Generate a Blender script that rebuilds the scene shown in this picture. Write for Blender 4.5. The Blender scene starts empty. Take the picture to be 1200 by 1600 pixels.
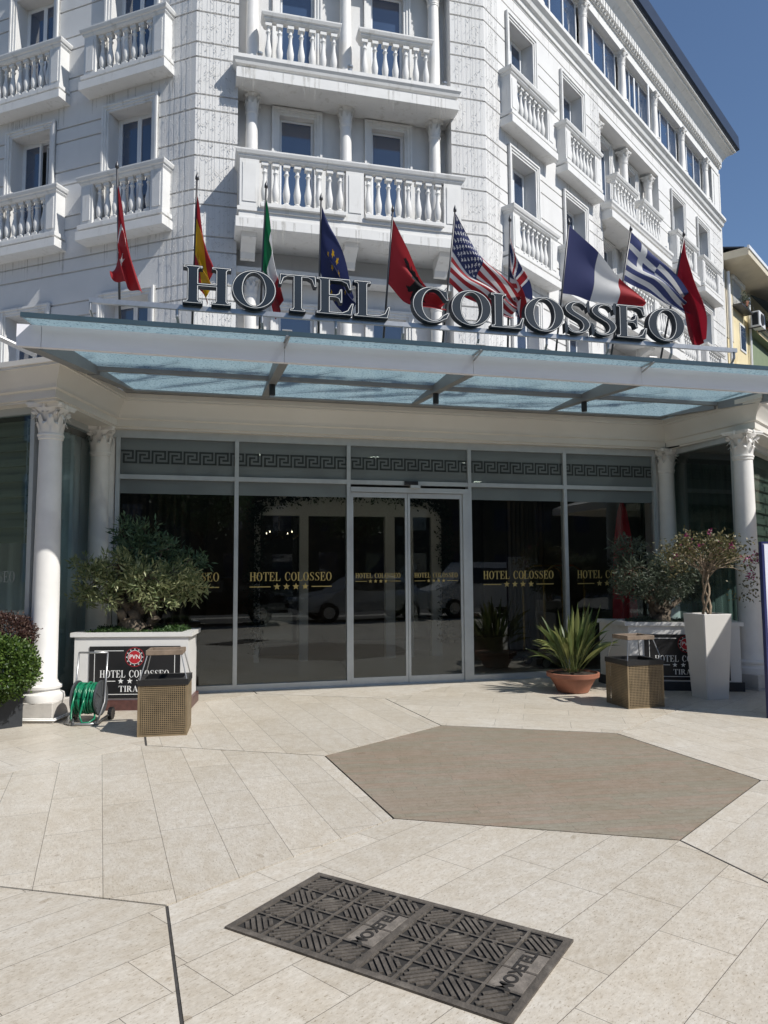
import bpy, bmesh, math, random
from math import sin, cos, pi, radians as rad
from mathutils import Vector, Matrix, noise
random.seed(7)
S = bpy.context.scene
# ------------------------------------------------------------------ camera
cam_d = bpy.data.cameras.new("camera"); cam = bpy.data.objects.new("camera", cam_d)
S.collection.objects.link(cam); S.camera = cam
pt, rl = rad(4.6), rad(-.33)
F_ = Vector((0, cos(pt), sin(pt))); U0 = Vector((0, -sin(pt), cos(pt))); X0 = Vector((1, 0, 0))
XR = X0*cos(rl) + U0*sin(rl); UR = U0*cos(rl) - X0*sin(rl)
M3 = Matrix((XR, UR, -F_)).transposed().to_4x4(); M3.translation = (0, 0, 1.6)
cam.matrix_world = M3
cam_d.sensor_fit = 'VERTICAL'; cam_d.sensor_height = 36; cam_d.sensor_width = 27
cam_d.lens = 36*1150.5/1600; cam_d.clip_start = .05; cam_d.clip_end = 3000
# ------------------------------------------------------------------ light
SUN_EL = rad(45.0); SUN_H = Vector((.852, -.523, 0)).normalized()
w = bpy.data.worlds.new("World"); S.world = w; w.use_nodes = True
nt = w.node_tree; bg = nt.nodes["Background"]
sky = nt.nodes.new("ShaderNodeTexSky"); sky.sky_type = 'NISHITA'; sky.sun_disc = False
sky.sun_elevation = SUN_EL; sky.sun_rotation = math.atan2(SUN_H.x, SUN_H.y)
sky.air_density = 1.0; sky.dust_density = .35; sky.ozone_density = 4.0; sky.altitude = 100
nt.links.new(sky.outputs[0], bg.inputs[0]); bg.inputs[1].default_value = .095
sl = bpy.data.lights.new("sun", 'SUN'); so = bpy.data.objects.new("sun", sl); S.collection.objects.link(so)
sl.energy = 4.3; sl.angle = rad(.53); sl.color = (1, .965, .9)
sdir = SUN_H*cos(SUN_EL) + Vector((0, 0, sin(SUN_EL)))
so.rotation_euler = sdir.to_track_quat('Z', 'Y').to_euler(); so.location = (10, -10, 30)
S.view_settings.view_transform = 'Standard'; S.view_settings.look = 'None'
S.view_settings.exposure = .26; S.view_settings.gamma = 1
S.cycles.max_bounces = 8; S.cycles.transparent_max_bounces = 24; S.cycles.transmission_bounces = 8
S.cycles.use_denoising = True
S.cycles.caustics_reflective = False; S.cycles.caustics_refractive = False
# ------------------------------------------------------------------ frames
# facade frame: x to the right along the entrance, y into the building (v = -y towards camera), z up
FM = Matrix.Translation((-.508, 10.474, 0)) @ Matrix.Rotation(rad(14), 4, 'Z')
def T(x, y, z=0): return Matrix.Translation((x, y, z))
def RZ(d): return Matrix.Rotation(rad(d), 4, 'Z')
def P(u, v, z=0): return Vector((u, -v, z))
MF = T(0, 3, 0); ML = T(-2.245, 3, 0) @ RZ(-34.36); MR = T(3.43, 3, 0) @ RZ(35.24)
# ------------------------------------------------------------------ objects
COL = S.collection
def tag(o, label=None, cat=None, group=None, kind=None):
    if label: o['label'] = label
    if cat: o['category'] = cat
    if group: o['group'] = group
    if kind: o['kind'] = kind
    return o
def empty(name, M=None, label=None, cat=None, group=None, parent=None):
    o = bpy.data.objects.new(name, None); COL.objects.link(o)
    o.empty_display_size = .1
    if parent: o.parent = parent
    if M is not None: o.matrix_basis = M
    return tag(o, label, cat, group)
def finish(name, bm, mat, parent=None, M=None, smooth=False, auto=None):
    me = bpy.data.meshes.new(name)
    bmesh.ops.recalc_face_normals(bm, faces=bm.faces)
    bm.to_mesh(me); bm.free()
    for m in (mat if isinstance(mat, (list, tuple)) else [mat]): me.materials.append(m)
    if smooth:
        for p in me.polygons: p.use_smooth = True
    if auto:
        me.set_sharp_from_angle(angle=rad(auto))
        for p in me.polygons: p.use_smooth = True
    return link(name, me, parent, M)
def link(name, me, parent=None, M=None):
    o = bpy.data.objects.new(name, me); COL.objects.link(o)
    if parent: o.parent = parent
    if M is not None: o.matrix_basis = M
    return o
def copy_tree(o, M=None, parent=None):
    c = o.copy(); COL.objects.link(c)
    c.parent = parent if parent else o.parent
    if M is not None: c.matrix_basis = M
    for ch in list(o.children):
        copy_tree(ch, None, c)
    return c
def BM(): return bmesh.new()
def box(bm, x0, x1, y0, y1, z0, z1, M=None, bev=0):
    vs = [bm.verts.new((x, y, z)) for x in (x0, x1) for y in (y0, y1) for z in (z0, z1)]
    q = [(0, 1, 3, 2), (4, 6, 7, 5), (0, 4, 5, 1), (2, 3, 7, 6), (0, 2, 6, 4), (1, 5, 7, 3)]
    fs = [bm.faces.new([vs[i] for i in f]) for f in q]
    if bev:
        es = list({e for f in fs for e in f.edges})
        r = bmesh.ops.bevel(bm, geom=es, offset=bev, segments=1, affect='EDGES')
        vs = list({v for f in r['faces'] for v in f.verts} | {v for v in vs if v.is_valid})
    if M is not None: bmesh.ops.transform(bm, matrix=M, verts=vs)
    return vs
def lathe(bm, prof, n=16, M=None, cap=True, a0=0):
    rings = []
    for r, z in prof:
        rings.append([bm.verts.new((r*cos(a0+2*pi*i/n), r*sin(a0+2*pi*i/n), z)) for i in range(n)])
    for a, b in zip(rings, rings[1:]):
        for i in range(n): bm.faces.new((a[i], a[(i+1) % n], b[(i+1) % n], b[i]))
    if cap:
        bm.faces.new(rings[0][::-1]); bm.faces.new(rings[-1])
    if M is not None: bmesh.ops.transform(bm, matrix=M, verts=[v for r in rings for v in r])
def tube(bm, pts, r, n=6, cap=True):
    pts = [Vector(p) for p in pts]; rs = r if isinstance(r, (list, tuple)) else [r]*len(pts)
    rings = []; up = Vector((0, 0, 1))
    for i, p in enumerate(pts):
        t = (pts[min(i+1, len(pts)-1)] - pts[max(i-1, 0)]).normalized()
        a = t.cross(up)
        if a.length < .05: a = t.cross(Vector((0, 1, 0)))
        a.normalize(); b = t.cross(a).normalized()
        rings.append([bm.verts.new(p + rs[i]*(a*cos(2*pi*k/n) + b*sin(2*pi*k/n))) for k in range(n)])
    for A, B in zip(rings, rings[1:]):
        for k in range(n): bm.faces.new((A[k], A[(k+1) % n], B[(k+1) % n], B[k]))
    if cap and n > 2:
        bm.faces.new(rings[0]); bm.faces.new(rings[-1][::-1])
def sweep(bm, path, prof, closed_prof=True, caps=True):
    """profile (offset outwards, z) swept along a plan polyline with mitred corners; outwards = right of travel"""
    n = len(path); rings = []
    for i, p in enumerate(path):
        p = Vector((p[0], p[1]))
        d0 = (p - Vector(path[i-1][:2])).normalized() if i > 0 else None
        d1 = (Vector(path[i+1][:2]) - p).normalized() if i < n-1 else None
        d0 = d0 or d1; d1 = d1 or d0
        n0 = Vector((d0.y, -d0.x)); n1 = Vector((d1.y, -d1.x)); m = (n0+n1).normalized()
        k = 1/max(.3, m.dot(n0))
        rings.append([bm.verts.new((p.x+m.x*o*k, p.y+m.y*o*k, z)) for o, z in prof])
    L = len(prof)
    for a, b in zip(rings, rings[1:]):
        for j in range(L if closed_prof else L-1):
            bm.faces.new((a[j], b[j], b[(j+1) % L], a[(j+1) % L]))
    if caps and closed_prof:
        bm.faces.new(rings[0]); bm.faces.new(rings[-1][::-1])
def poly(bm, pts, z0, z1):
    a = [bm.verts.new((x, y, z0)) for x, y in pts]; b = [bm.verts.new((x, y, z1)) for x, y in pts]
    n = len(pts)
    bm.faces.new(a[::-1]); bm.faces.new(b)
    for i in range(n): bm.faces.new((a[i], a[(i+1) % n], b[(i+1) % n], b[i]))
# ------------------------------------------------------------------ materials
def new_mat(name):
    m = bpy.data.materials.new(name); m.use_nodes = True
    return m, m.node_tree, m.node_tree.nodes["Principled BSDF"]
def nn(nt, t, **kw):
    n = nt.nodes.new(t)
    for k, v in kw.items(): setattr(n, k, v)
    return n
def mix_col(nt, fac, a, b, mode='MIX'):
    n = nn(nt, 'ShaderNodeMix', data_type='RGBA', blend_type=mode)
    for i, v in ((0, fac), (6, a), (7, b)):
        if isinstance(v, (int, float)): n.inputs[i].default_value = v
        elif isinstance(v, (tuple, list)): n.inputs[i].default_value = (*v[:3], 1)
        else: nt.links.new(v, n.inputs[i])
    return n.outputs[2]
def ramp(nt, src, p0, p1, c0=(0, 0, 0), c1=(1, 1, 1)):
    r = nn(nt, 'ShaderNodeValToRGB'); r.color_ramp.elements[0].position = p0; r.color_ramp.elements[1].position = p1
    r.color_ramp.elements[0].color = (*c0, 1); r.color_ramp.elements[1].color = (*c1, 1)
    nt.links.new(src, r.inputs[0]); return r.outputs[0]
def coords(nt, scale=(1, 1, 1), kind='Object'):
    c = nn(nt, 'ShaderNodeTexCoord'); m = nn(nt, 'ShaderNodeMapping'); m.inputs['Scale'].default_value = scale
    nt.links.new(c.outputs[kind], m.inputs[0]); return m.outputs[0]
def noise_tex(nt, scale, detail=4, vec=None, rough=.55):
    n = nn(nt, 'ShaderNodeTexNoise'); n.inputs['Scale'].default_value = scale
    n.inputs['Detail'].default_value = detail; n.inputs['Roughness'].default_value = rough
    if vec is not None: nt.links.new(vec, n.inputs['Vector'])
    return n.outputs[0]
def bump(nt, b, src, strength, dist=.01):
    n = nn(nt, 'ShaderNodeBump'); n.inputs['Strength'].default_value = strength; n.inputs['Distance'].default_value = dist
    nt.links.new(src, n.inputs['Height']); nt.links.new(n.outputs[0], b.inputs['Normal'])
def mat(name, col, rough=.6, metal=0, var=.12, vscale=3, bmp=0, bscale=60, spec=.5, ior=None, stretch=(1, 1, 1), dirt=None):
    m, nt, b = new_mat(name)
    v = coords(nt, stretch)
    f = noise_tex(nt, vscale, 5, v)
    c = mix_col(nt, ramp(nt, f, .3, .7), tuple(x*(1-var) for x in col), tuple(min(1, x*(1+var)) for x in col))
    if dirt:
        f2 = noise_tex(nt, dirt[0], 6, coords(nt, dirt[3] if len(dirt) > 3 else (1, 1, 1)), .65)
        c = mix_col(nt, ramp(nt, f2, dirt[2], dirt[2]+.2), c, dirt[1])
    nt.links.new(c, b.inputs['Base Color'])
    b.inputs['Roughness'].default_value = rough; b.inputs['Metallic'].default_value = metal
    b.inputs['Specular IOR Level'].default_value = spec
    if ior: b.inputs['IOR'].default_value = ior
    if bmp: bump(nt, b, noise_tex(nt, bscale, 4, v), bmp)
    return m
M_WALL = mat('white_wall_paint', (.66, .655, .645), .8, var=.05, vscale=1.3, bmp=.35, bscale=45, dirt=(1.6, (.585, .58, .565), .58, (2.2, 2.2, .35)))
M_TRIM = mat('white_stucco_trim', (.69, .685, .67), .65, var=.04, vscale=4, bmp=.1, bscale=80, dirt=(2.6, (.47, .455, .42), .56, (2.5, 2.5, .45)))
M_CREAM = mat('cream_cornice_paint', (.67, .64, .585), .6, var=.03, vscale=2, bmp=.06, bscale=60)
M_STONECOL = mat('white_cast_stone', (.74, .725, .70), .5, var=.05, vscale=5, bmp=.08, bscale=70)
M_FRAME = mat('white_window_frame', (.75, .76, .77), .35, var=.02)
M_ALU = mat('grey_aluminium_frame', (.50, .53, .54), .38, metal=.35, var=.05, vscale=8)
M_ALUP = mat('satin_aluminium_fascia', (.80, .80, .85), .45, metal=0, var=.06, vscale=1.5, stretch=(.4, 1, 3))
M_STEEL = mat('grey_steel_beam', (.26, .27, .28), .5, metal=.3, var=.06)
M_RAILST = mat('brushed_steel', (.42, .42, .42), .35, metal=.8, var=.1, vscale=20)
M_DKPIPE = mat('dark_pole_metal', (.09, .09, .095), .4, metal=.6, var=.1)
M_ROOF = mat('dark_blue_roof_metal', (.03, .04, .065), .4, metal=.3, var=.1)
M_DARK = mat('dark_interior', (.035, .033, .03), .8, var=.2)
M_BLACK = mat('black_plastic', (.012, .012, .013), .4, var=.1)
M_WIRE = mat('string_light_wire', (.47, .465, .46), .6, var=.3, vscale=30)
M_BULB = mat('string_light_bulb', (.8, .8, .78), .3, var=.1)
M_NAVY = mat('navy_sign_face', (.014, .024, .038), .5, var=.1, vscale=6, spec=.2)
M_WHITE = mat('white_sign_paint', (.82, .82, .8), .5, var=.02)
M_GOLD = mat('gold_foil_lettering', (.42, .32, .11), .45, var=.08)
M_GREYLET = mat('grey_foil_lettering', (.25, .27, .25), .5)
M_SIGNBLK = mat('black_sign_board', (.014, .014, .016), .35, var=.15)
M_RED = mat('red_badge', (.45, .02, .03), .4, var=.05)
M_PLANTER = mat('white_marble_planter', (.72, .71, .69), .3, var=.05, vscale=3, dirt=(3, (.55, .53, .5), .62))
M_DKRED = mat('dark_red_stone_base', (.10, .045, .04), .4, var=.3, vscale=20)
M_SOIL = mat('dark_soil', (.035, .025, .018), .95, var=.4, vscale=30, bmp=.8, bscale=50)
M_TERRA = mat('terracotta_pot', (.32, .13, .08), .6, var=.12, vscale=6, bmp=.1)
M_GLOSSW = mat('glossy_white_pot', (.66, .64, .61), .22, var=.03)
M_ANTH = mat('anthracite_planter', (.022, .025, .03), .55, var=.15, vscale=8, bmp=.1)
M_BRONZE = mat('bronze_perforated_metal', (.27, .205, .125), .45, metal=.35, var=.18, vscale=9)
M_WOODG = mat('weathered_wood_handle', (.20, .15, .11), .7, var=.25, vscale=12)
M_HOSE = mat('green_rubber_hose', (.008, .17, .085), .3, var=.15, vscale=10)
M_PLAST = mat('grey_plastic_reel', (.06, .065, .07), .5, var=.1)
M_BARK = mat('olive_bark', (.12, .095, .07), .9, var=.45, vscale=14, bmp=1, bscale=30)
M_BARK2 = mat('pale_twisted_bark', (.26, .20, .14), .85, var=.3, vscale=18, bmp=.6, bscale=40)
M_MARBLEB = mat('grey_plinth_stone', (.55, .52, .48), .5, var=.12, vscale=7, bmp=.15, bscale=40)
M_IRON = mat('cast_iron', (.105, .09, .075), .7, metal=.1, var=.35, vscale=12, bmp=.5, bscale=90, dirt=(7, (.21, .185, .155), .54))
M_IRONL = mat('worn_cast_iron_plate', (.23, .20, .17), .55, metal=.3, var=.35, vscale=16, bmp=.5, bscale=90)
M_PIT = mat('grate_pit', (.028, .025, .022), .9, var=.4, vscale=20)
M_YEL = mat('yellow_plaster', (.70, .60, .38), .85, var=.1, vscale=1.2, bmp=.2, dirt=(1.5, (.5, .36, .15), .55))
M_CRM2 = mat('cream_plaster', (.62, .56, .44), .85, var=.08, vscale=2)
M_GREEN = mat('green_plaster', (.20, .25, .16), .85, var=.06)
M_CONC = mat('grey_concrete', (.45, .45, .45), .85, var=.1)
M_SHUT = mat('pale_roller_shutter', (.6, .6, .58), .6, var=.05)
M_BROWNW = mat('brown_lobby_panel', (.05, .034, .02), .6, var=.3, vscale=3)
M_MARBI = mat('lobby_floor_stone', (.16, .15, .13), .3, var=.15)
M_PORTAL = mat('white_portal_paint', (.66, .65, .62), .6, var=.04)
M_UMB = mat('red_umbrella_cloth', (.62, .012, .03), .7, var=.15, vscale=8)
M_BRASS = mat('brass_trolley', (.45, .30, .10), .25, metal=1, var=.1)
M_CONE = mat('asphalt', (.05, .05, .052), .9, var=.15, vscale=8, bmp=.4, bscale=80)
M_LAV = mat('pale_banner_print', (.62, .64, .72), .5, var=.05)
M_NAVB = mat('navy_banner_edge', (.015, .02, .09), .4)
M_CARK = mat('black_car_paint', (.01, .011, .014), .15, metal=.2, var=.05)
M_CARS = mat('silver_car_paint', (.42, .43, .45), .25, metal=.6, var=.03)
M_CARW = mat('white_van_paint', (.6, .6, .6), .3, var=.03)
M_TYRE = mat('black_tyre', (.015, .015, .015), .8)
M_GARL = mat('dark_garland_leaf', (.012, .028, .014), .7, var=.4, vscale=20)
M_CURT = mat('sheer_curtain', (.66, .70, .72), .8, var=.08, vscale=2, stretch=(8, 8, .3))
# dark reflective window pane
def glass_mat(name, base, rough, ior):
    m, nt, b = new_mat(name)
    f = noise_tex(nt, .8, 2, coords(nt))
    nt.links.new(mix_col(nt, f, tuple(x*.6 for x in base), tuple(x*1.5 for x in base)), b.inputs['Base Color'])
    b.inputs['Roughness'].default_value = rough; b.inputs['IOR'].default_value = ior
    f2 = noise_tex(nt, 1.7, 2, coords(nt)); bump(nt, b, f2, .04, .05)
    return m
M_PANE = glass_mat('dark_window_glass', (.034, .058, .11), .03, 2.2)  # blue of the sky's reflection is put into the base colour
M_CARG = glass_mat('car_glass', (.01, .012, .015), .02, 1.6)
# clear tinted shopfront glass (real see-through, fresnel reflection)
def shop_glass(name, tint, boost=1.0, ior=1.5):
    m, nt, b = new_mat(name); nt.nodes.remove(b)
    out = nt.nodes['Material Output']
    tr = nn(nt, 'ShaderNodeBsdfTransparent'); tr.inputs[0].default_value = (*tint, 1)
    gl = nn(nt, 'ShaderNodeBsdfGlossy'); gl.inputs['Roughness'].default_value = 0.0; gl.inputs[0].default_value = (.95, 1, 1, 1)
    fr = nn(nt, 'ShaderNodeFresnel'); fr.inputs[0].default_value = ior
    bp = nn(nt, 'ShaderNodeBump'); bp.inputs['Strength'].default_value = .03; bp.inputs['Distance'].default_value = .05
    nt.links.new(noise_tex(nt, 1.1, 1, coords(nt)), bp.inputs['Height'])
    nt.links.new(bp.outputs[0], gl.inputs['Normal'])
    mu = nn(nt, 'ShaderNodeMath', operation='MULTIPLY'); mu.inputs[1].default_value = boost
    nt.links.new(fr.outputs[0], mu.inputs[0])
    g = nn(nt, 'ShaderNodeNewGeometry'); m2 = nn(nt, 'ShaderNodeMath', operation='MULTIPLY'); inv = nn(nt, 'ShaderNodeMath', operation='SUBTRACT'); inv.inputs[0].default_value = 1
    nt.links.new(g.outputs['Backfacing'], inv.inputs[1]); nt.links.new(mu.outputs[0], m2.inputs[0]); nt.links.new(inv.outputs[0], m2.inputs[1])
    nt.links.new(mix_col(nt, g.outputs['Backfacing'], tint, (1, 1, 1)), tr.inputs[0])   # tint and mirror act once, on the outer face
    mx = nn(nt, 'ShaderNodeMixShader'); nt.links.new(m2.outputs[0], mx.inputs[0])
    nt.links.new(tr.outputs[0], mx.inputs[1]); nt.links.new(gl.outputs[0], mx.inputs[2])
    nt.links.new(mx.outputs[0], out.inputs[0]); return m
M_SHOP = shop_glass('tinted_shopfront_glass', (.60, .635, .625), 2.1)
M_SHOPD = shop_glass('greenish_side_glass', (.60, .70, .70), 1.8)
# frosted band of the shopfront
def frost():
    m, nt, b = new_mat('frosted_film'); out = nt.nodes['Material Output']
    b.inputs['Base Color'].default_value = (.205, .235, .24, 1); b.inputs['Roughness'].default_value = .45
    tr = nn(nt, 'ShaderNodeBsdfTransparent'); tr.inputs[0].default_value = (.5, .55, .55, 1)
    mx = nn(nt, 'ShaderNodeMixShader'); mx.inputs[0].default_value = .75
    nt.links.new(tr.outputs[0], mx.inputs[1]); nt.links.new(b.outputs[0], mx.inputs[2]); nt.links.new(mx.outputs[0], out.inputs[0])
    return m
M_FROST = frost()
M_FRET = mat('dark_fret_pattern', (.03, .037, .037), .4, var=.1)
# fritted canopy glass
def frit():
    m, nt, b = new_mat('fritted_canopy_glass'); out = nt.nodes['Material Output']
    v = coords(nt)
    sp = ramp(nt, noise_tex(nt, 42, 2, v, .6), .57, .60)
    base = mix_col(nt, sp, (.43, .53, .57), (.19, .26, .30))
    df = nn(nt, 'ShaderNodeBsdfDiffuse'); nt.links.new(base, df.inputs[0])
    tl = nn(nt, 'ShaderNodeBsdfTranslucent'); nt.links.new(base, tl.inputs[0])
    tr = nn(nt, 'ShaderNodeBsdfTransparent'); tr.inputs[0].default_value = (.86, .93, .94, 1)
    gl = nn(nt, 'ShaderNodeBsdfGlossy'); gl.inputs['Roughness'].default_value = .05
    a = nn(nt, 'ShaderNodeMixShader'); a.inputs[0].default_value = .82
    nt.links.new(df.outputs[0], a.inputs[1]); nt.links.new(tl.outputs[0], a.inputs[2])
    c = nn(nt, 'ShaderNodeMixShader'); c.inputs[0].default_value = .22
    nt.links.new(a.outputs[0], c.inputs[1]); nt.links.new(tr.outputs[0], c.inputs[2])
    d = nn(nt, 'ShaderNodeMixShader'); fr = nn(nt, 'ShaderNodeFresnel'); fr.inputs[0].default_value = 1.3; mu = nn(nt, 'ShaderNodeMath', operation='MULTIPLY'); mu.inputs[1].default_value = .05; nt.links.new(fr.outputs[0], mu.inputs[0])
    nt.links.new(mu.outputs[0], d.inputs[0]); nt.links.new(c.outputs[0], d.inputs[1]); nt.links.new(gl.outputs[0], d.inputs[2])
    nt.links.new(d.outputs[0], out.inputs[0]); return m
M_FRIT = frit()
M_GEDGE = mat('laminated_glass_edge', (.04, .065, .08), .15, var=.1)
# stone paving
def paving(name, c1, c2, bw, rh, spots=True, warm=(.5, .44, .36), rough=.42, mort=.0022):
    m, nt, b = new_mat(name); v = coords(nt)
    br = nn(nt, 'ShaderNodeTexBrick'); nt.links.new(v, br.inputs['Vector'])
    br.inputs['Scale'].default_value = 1; br.inputs['Brick Width'].default_value = bw; br.inputs['Row Height'].default_value = rh
    br.inputs['Mortar Size'].default_value = mort; br.inputs['Mortar Smooth'].default_value = .2; br.inputs['Bias'].default_value = 0
    br.offset = .37; br.offset_frequency = 2; br.squash = 1.35; br.squash_frequency = 3
    br.inputs['Color1'].default_value = (*c1, 1); br.inputs['Color2'].default_value = (*c2, 1)
    br.inputs['Mortar'].default_value = (.15, .135, .12, 1)
    vein = noise_tex(nt, 26, 9, coords(nt, (1, 1.9, 1)), .78)
    c = mix_col(nt, ramp(nt, vein, .33, .67), (.80, .775, .735), (1.08, 1.075, 1.06), 'MIX')
    c = mix_col(nt, 1.0, br.outputs['Color'], c, 'MULTIPLY')
    mid = noise_tex(nt, 8, 6, coords(nt, (1, 1.5, 1)), .7)
    c = mix_col(nt, ramp(nt, mid, .40, .62), mix_col(nt, 1.0, c, (.90, .875, .84), 'MULTIPLY'), c)
    big = noise_tex(nt, .9, 3, v)
    c = mix_col(nt, ramp(nt, big, .35, .7), c, mix_col(nt, 1.0, c, (.90, .87, .82), 'MULTIPLY'))
    if spots:
        pit = noise_tex(nt, 46, 5, coords(nt, (1, 2.4, 1)), .75)
        c = mix_col(nt, ramp(nt, pit, .57, .64), c, mix_col(nt, 1.0, c, warm, 'MULTIPLY'))
        st = noise_tex(nt, 6.5, 2, v, .4)
        c = mix_col(nt, ramp(nt, st, .735, .75), c, mix_col(nt, 1.0, c, (.80, .77, .73), 'MULTIPLY'))
    nt.links.new(c, b.inputs['Base Color'])
    rr = ramp(nt, vein, .3, .7, (rough-.12,)*3, (rough+.12,)*3); nt.links.new(rr, b.inputs['Roughness'])
    b.inputs['Specular IOR Level'].default_value = .35
    h = mix_col(nt, .25, br.outputs['Fac'], noise_tex(nt, 70, 4, v))
    bp = nn(nt, 'ShaderNodeBump', invert=True); bp.inputs['Strength'].default_value = .25; bp.inputs['Distance'].default_value = .004
    nt.links.new(h, bp.inputs['Height']); nt.links.new(bp.outputs[0], b.inputs['Normal'])
    return m
M_TRAV = paving('travertine_paving', (.605, .57, .515), (.685, .65, .595), .78, .335, mort=.0016)
M_HEXC = paving('brown_strip_paving', (.315, .292, .24), (.355, .29, .24), .50, .066, spots=True, rough=.5, mort=.0012)
M_JOINT = mat('dark_paving_joint', (.05, .046, .042), .9, var=.3, vscale=20)
M_PLAZA = mat('distant_plaza_ground', (.40, .37, .33), .8, var=.08, vscale=.6)
# foliage
def leaf_mat(name, c1, c2, trans=.35, rough=.45):
    m, nt, b = new_mat(name); out = nt.nodes['Material Output']
    g = nn(nt, 'ShaderNodeNewGeometry')
    c = ramp(nt, g.outputs['Random Per Island'], .1, .9, c1, c2)
    nt.links.new(c, b.inputs['Base Color']); b.inputs['Roughness'].default_value = rough
    tl = nn(nt, 'ShaderNodeBsdfTranslucent'); nt.links.new(c, tl.inputs[0])
    mx = nn(nt, 'ShaderNodeMixShader'); mx.inputs[0].default_value = trans
    nt.links.new(b.outputs[0], mx.inputs[1]); nt.links.new(tl.outputs[0], mx.inputs[2]); nt.links.new(mx.outputs[0], out.inputs[0])
    return m
L_OLIVE = leaf_mat('olive_leaf', (.14, .19, .08), (.48, .50, .27), .45)
L_DKGRN = leaf_mat('dark_narrow_leaf', (.04, .085, .045), (.14, .22, .12))
L_GREY = leaf_mat('grey_green_leaf', (.05, .07, .045), (.15, .18, .13))
L_BOX = leaf_mat('boxwood_leaf', (.025, .06, .012), (.12, .19, .035))
L_REDSH = leaf_mat('purple_shrub_leaf', (.05, .022, .02), (.13, .075, .055))
L_COVER = leaf_mat('ground_cover_leaf', (.02, .055, .012), (.08, .15, .04))
L_BIRD = leaf_mat('strelitzia_leaf', (.06, .10, .03), (.26, .28, .10))
L_BOUG = leaf_mat('bougainvillea_leaf', (.07, .075, .03), (.22, .19, .09))
L_FLOW = leaf_mat('magenta_flower', (.20, .02, .09), (.36, .05, .17))
# flag cloth from a colour attribute
def flag_mat():
    m, nt, b = new_mat('flag_cloth'); out = nt.nodes['Material Output']
    a = nn(nt, 'ShaderNodeAttribute', attribute_name='print')
    nt.links.new(a.outputs['Color'], b.inputs['Base Color']); b.inputs['Roughness'].default_value = .75
    tl = nn(nt, 'ShaderNodeBsdfTranslucent'); nt.links.new(a.outputs['Color'], tl.inputs[0])
    mx = nn(nt, 'ShaderNodeMixShader'); mx.inputs[0].default_value = .4
    nt.links.new(b.outputs[0], mx.inputs[1]); nt.links.new(tl.outputs[0], mx.inputs[2]); nt.links.new(mx.outputs[0], out.inputs[0])
    return m
M_FLAG = flag_mat()
# ------------------------------------------------------------------ serif glyphs (cap height 1)
s_, k_ = .045, .045
def sb(a, b, o=.085): return [(a, s_+k_), (a-.03, s_), (a-o, s_), (a-o, 0), (b+o, 0), (b+o, s_), (b+.03, s_), (b, s_+k_)]
def st(b, a, o=.085): return [(b, 1-s_-k_), (b+.03, 1-s_), (b+o, 1-s_), (b+o, 1), (a-o, 1), (a-o, 1-s_), (a-.03, 1-s_), (a, 1-s_-k_)]
def arc(cx, cy, rx, ry, a0, a1, n=20): return [(cx+rx*cos(rad(a0+(a1-a0)*i/n)), cy+ry*sin(rad(a0+(a1-a0)*i/n))) for i in range(n+1)]
def s_glyph():
    C = [(.665, .80), (.58, .92), (.42, .965), (.25, .90), (.175, .76), (.25, .64), (.42, .53), (.58, .42), (.655, .27), (.58, .11), (.40, .035), (.22, .08), (.125, .24)]
    Wd = [.02, .035, .04, .075, .105, .115, .115, .115, .105, .075, .04, .035, .02]
    pts = []; ws = []
    for i in range(len(C)-1):
        p0 = C[max(i-1, 0)]; p1 = C[i]; p2 = C[i+1]; p3 = C[min(i+2, len(C)-1)]
        for j in range(4):
            t = j/4
            q = [.5*((2*p1[k]) + (-p0[k]+p2[k])*t + (2*p0[k]-5*p1[k]+4*p2[k]-p3[k])*t*t + (-p0[k]+3*p1[k]-3*p2[k]+p3[k])*t**3) for k in (0, 1)]
            pts.append(q); ws.append(Wd[i]*(1-t)+Wd[i+1]*t)
    Lf, Rt = [], []
    for i, q in enumerate(pts):
        a = pts[max(i-1, 0)]; b = pts[min(i+1, len(pts)-1)]
        d = Vector((b[0]-a[0], b[1]-a[1])).normalized(); h = ws[i]*.5
        # narrow across-thickness where stroke runs horizontally
        Lf.append((q[0]-d.y*h*1.7, q[1]+d.x*h*1.0)); Rt.append((q[0]+d.y*h*1.7, q[1]-d.x*h*1.0))
    return [Lf[1:] + [(.09, .33), (.06, .33), (.07, -.01), (.10, -.01)] + Rt[::-1][:-1] + [(.70, .67), (.735, .67), (.725, 1.01), (.695, 1.01)]]
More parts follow.
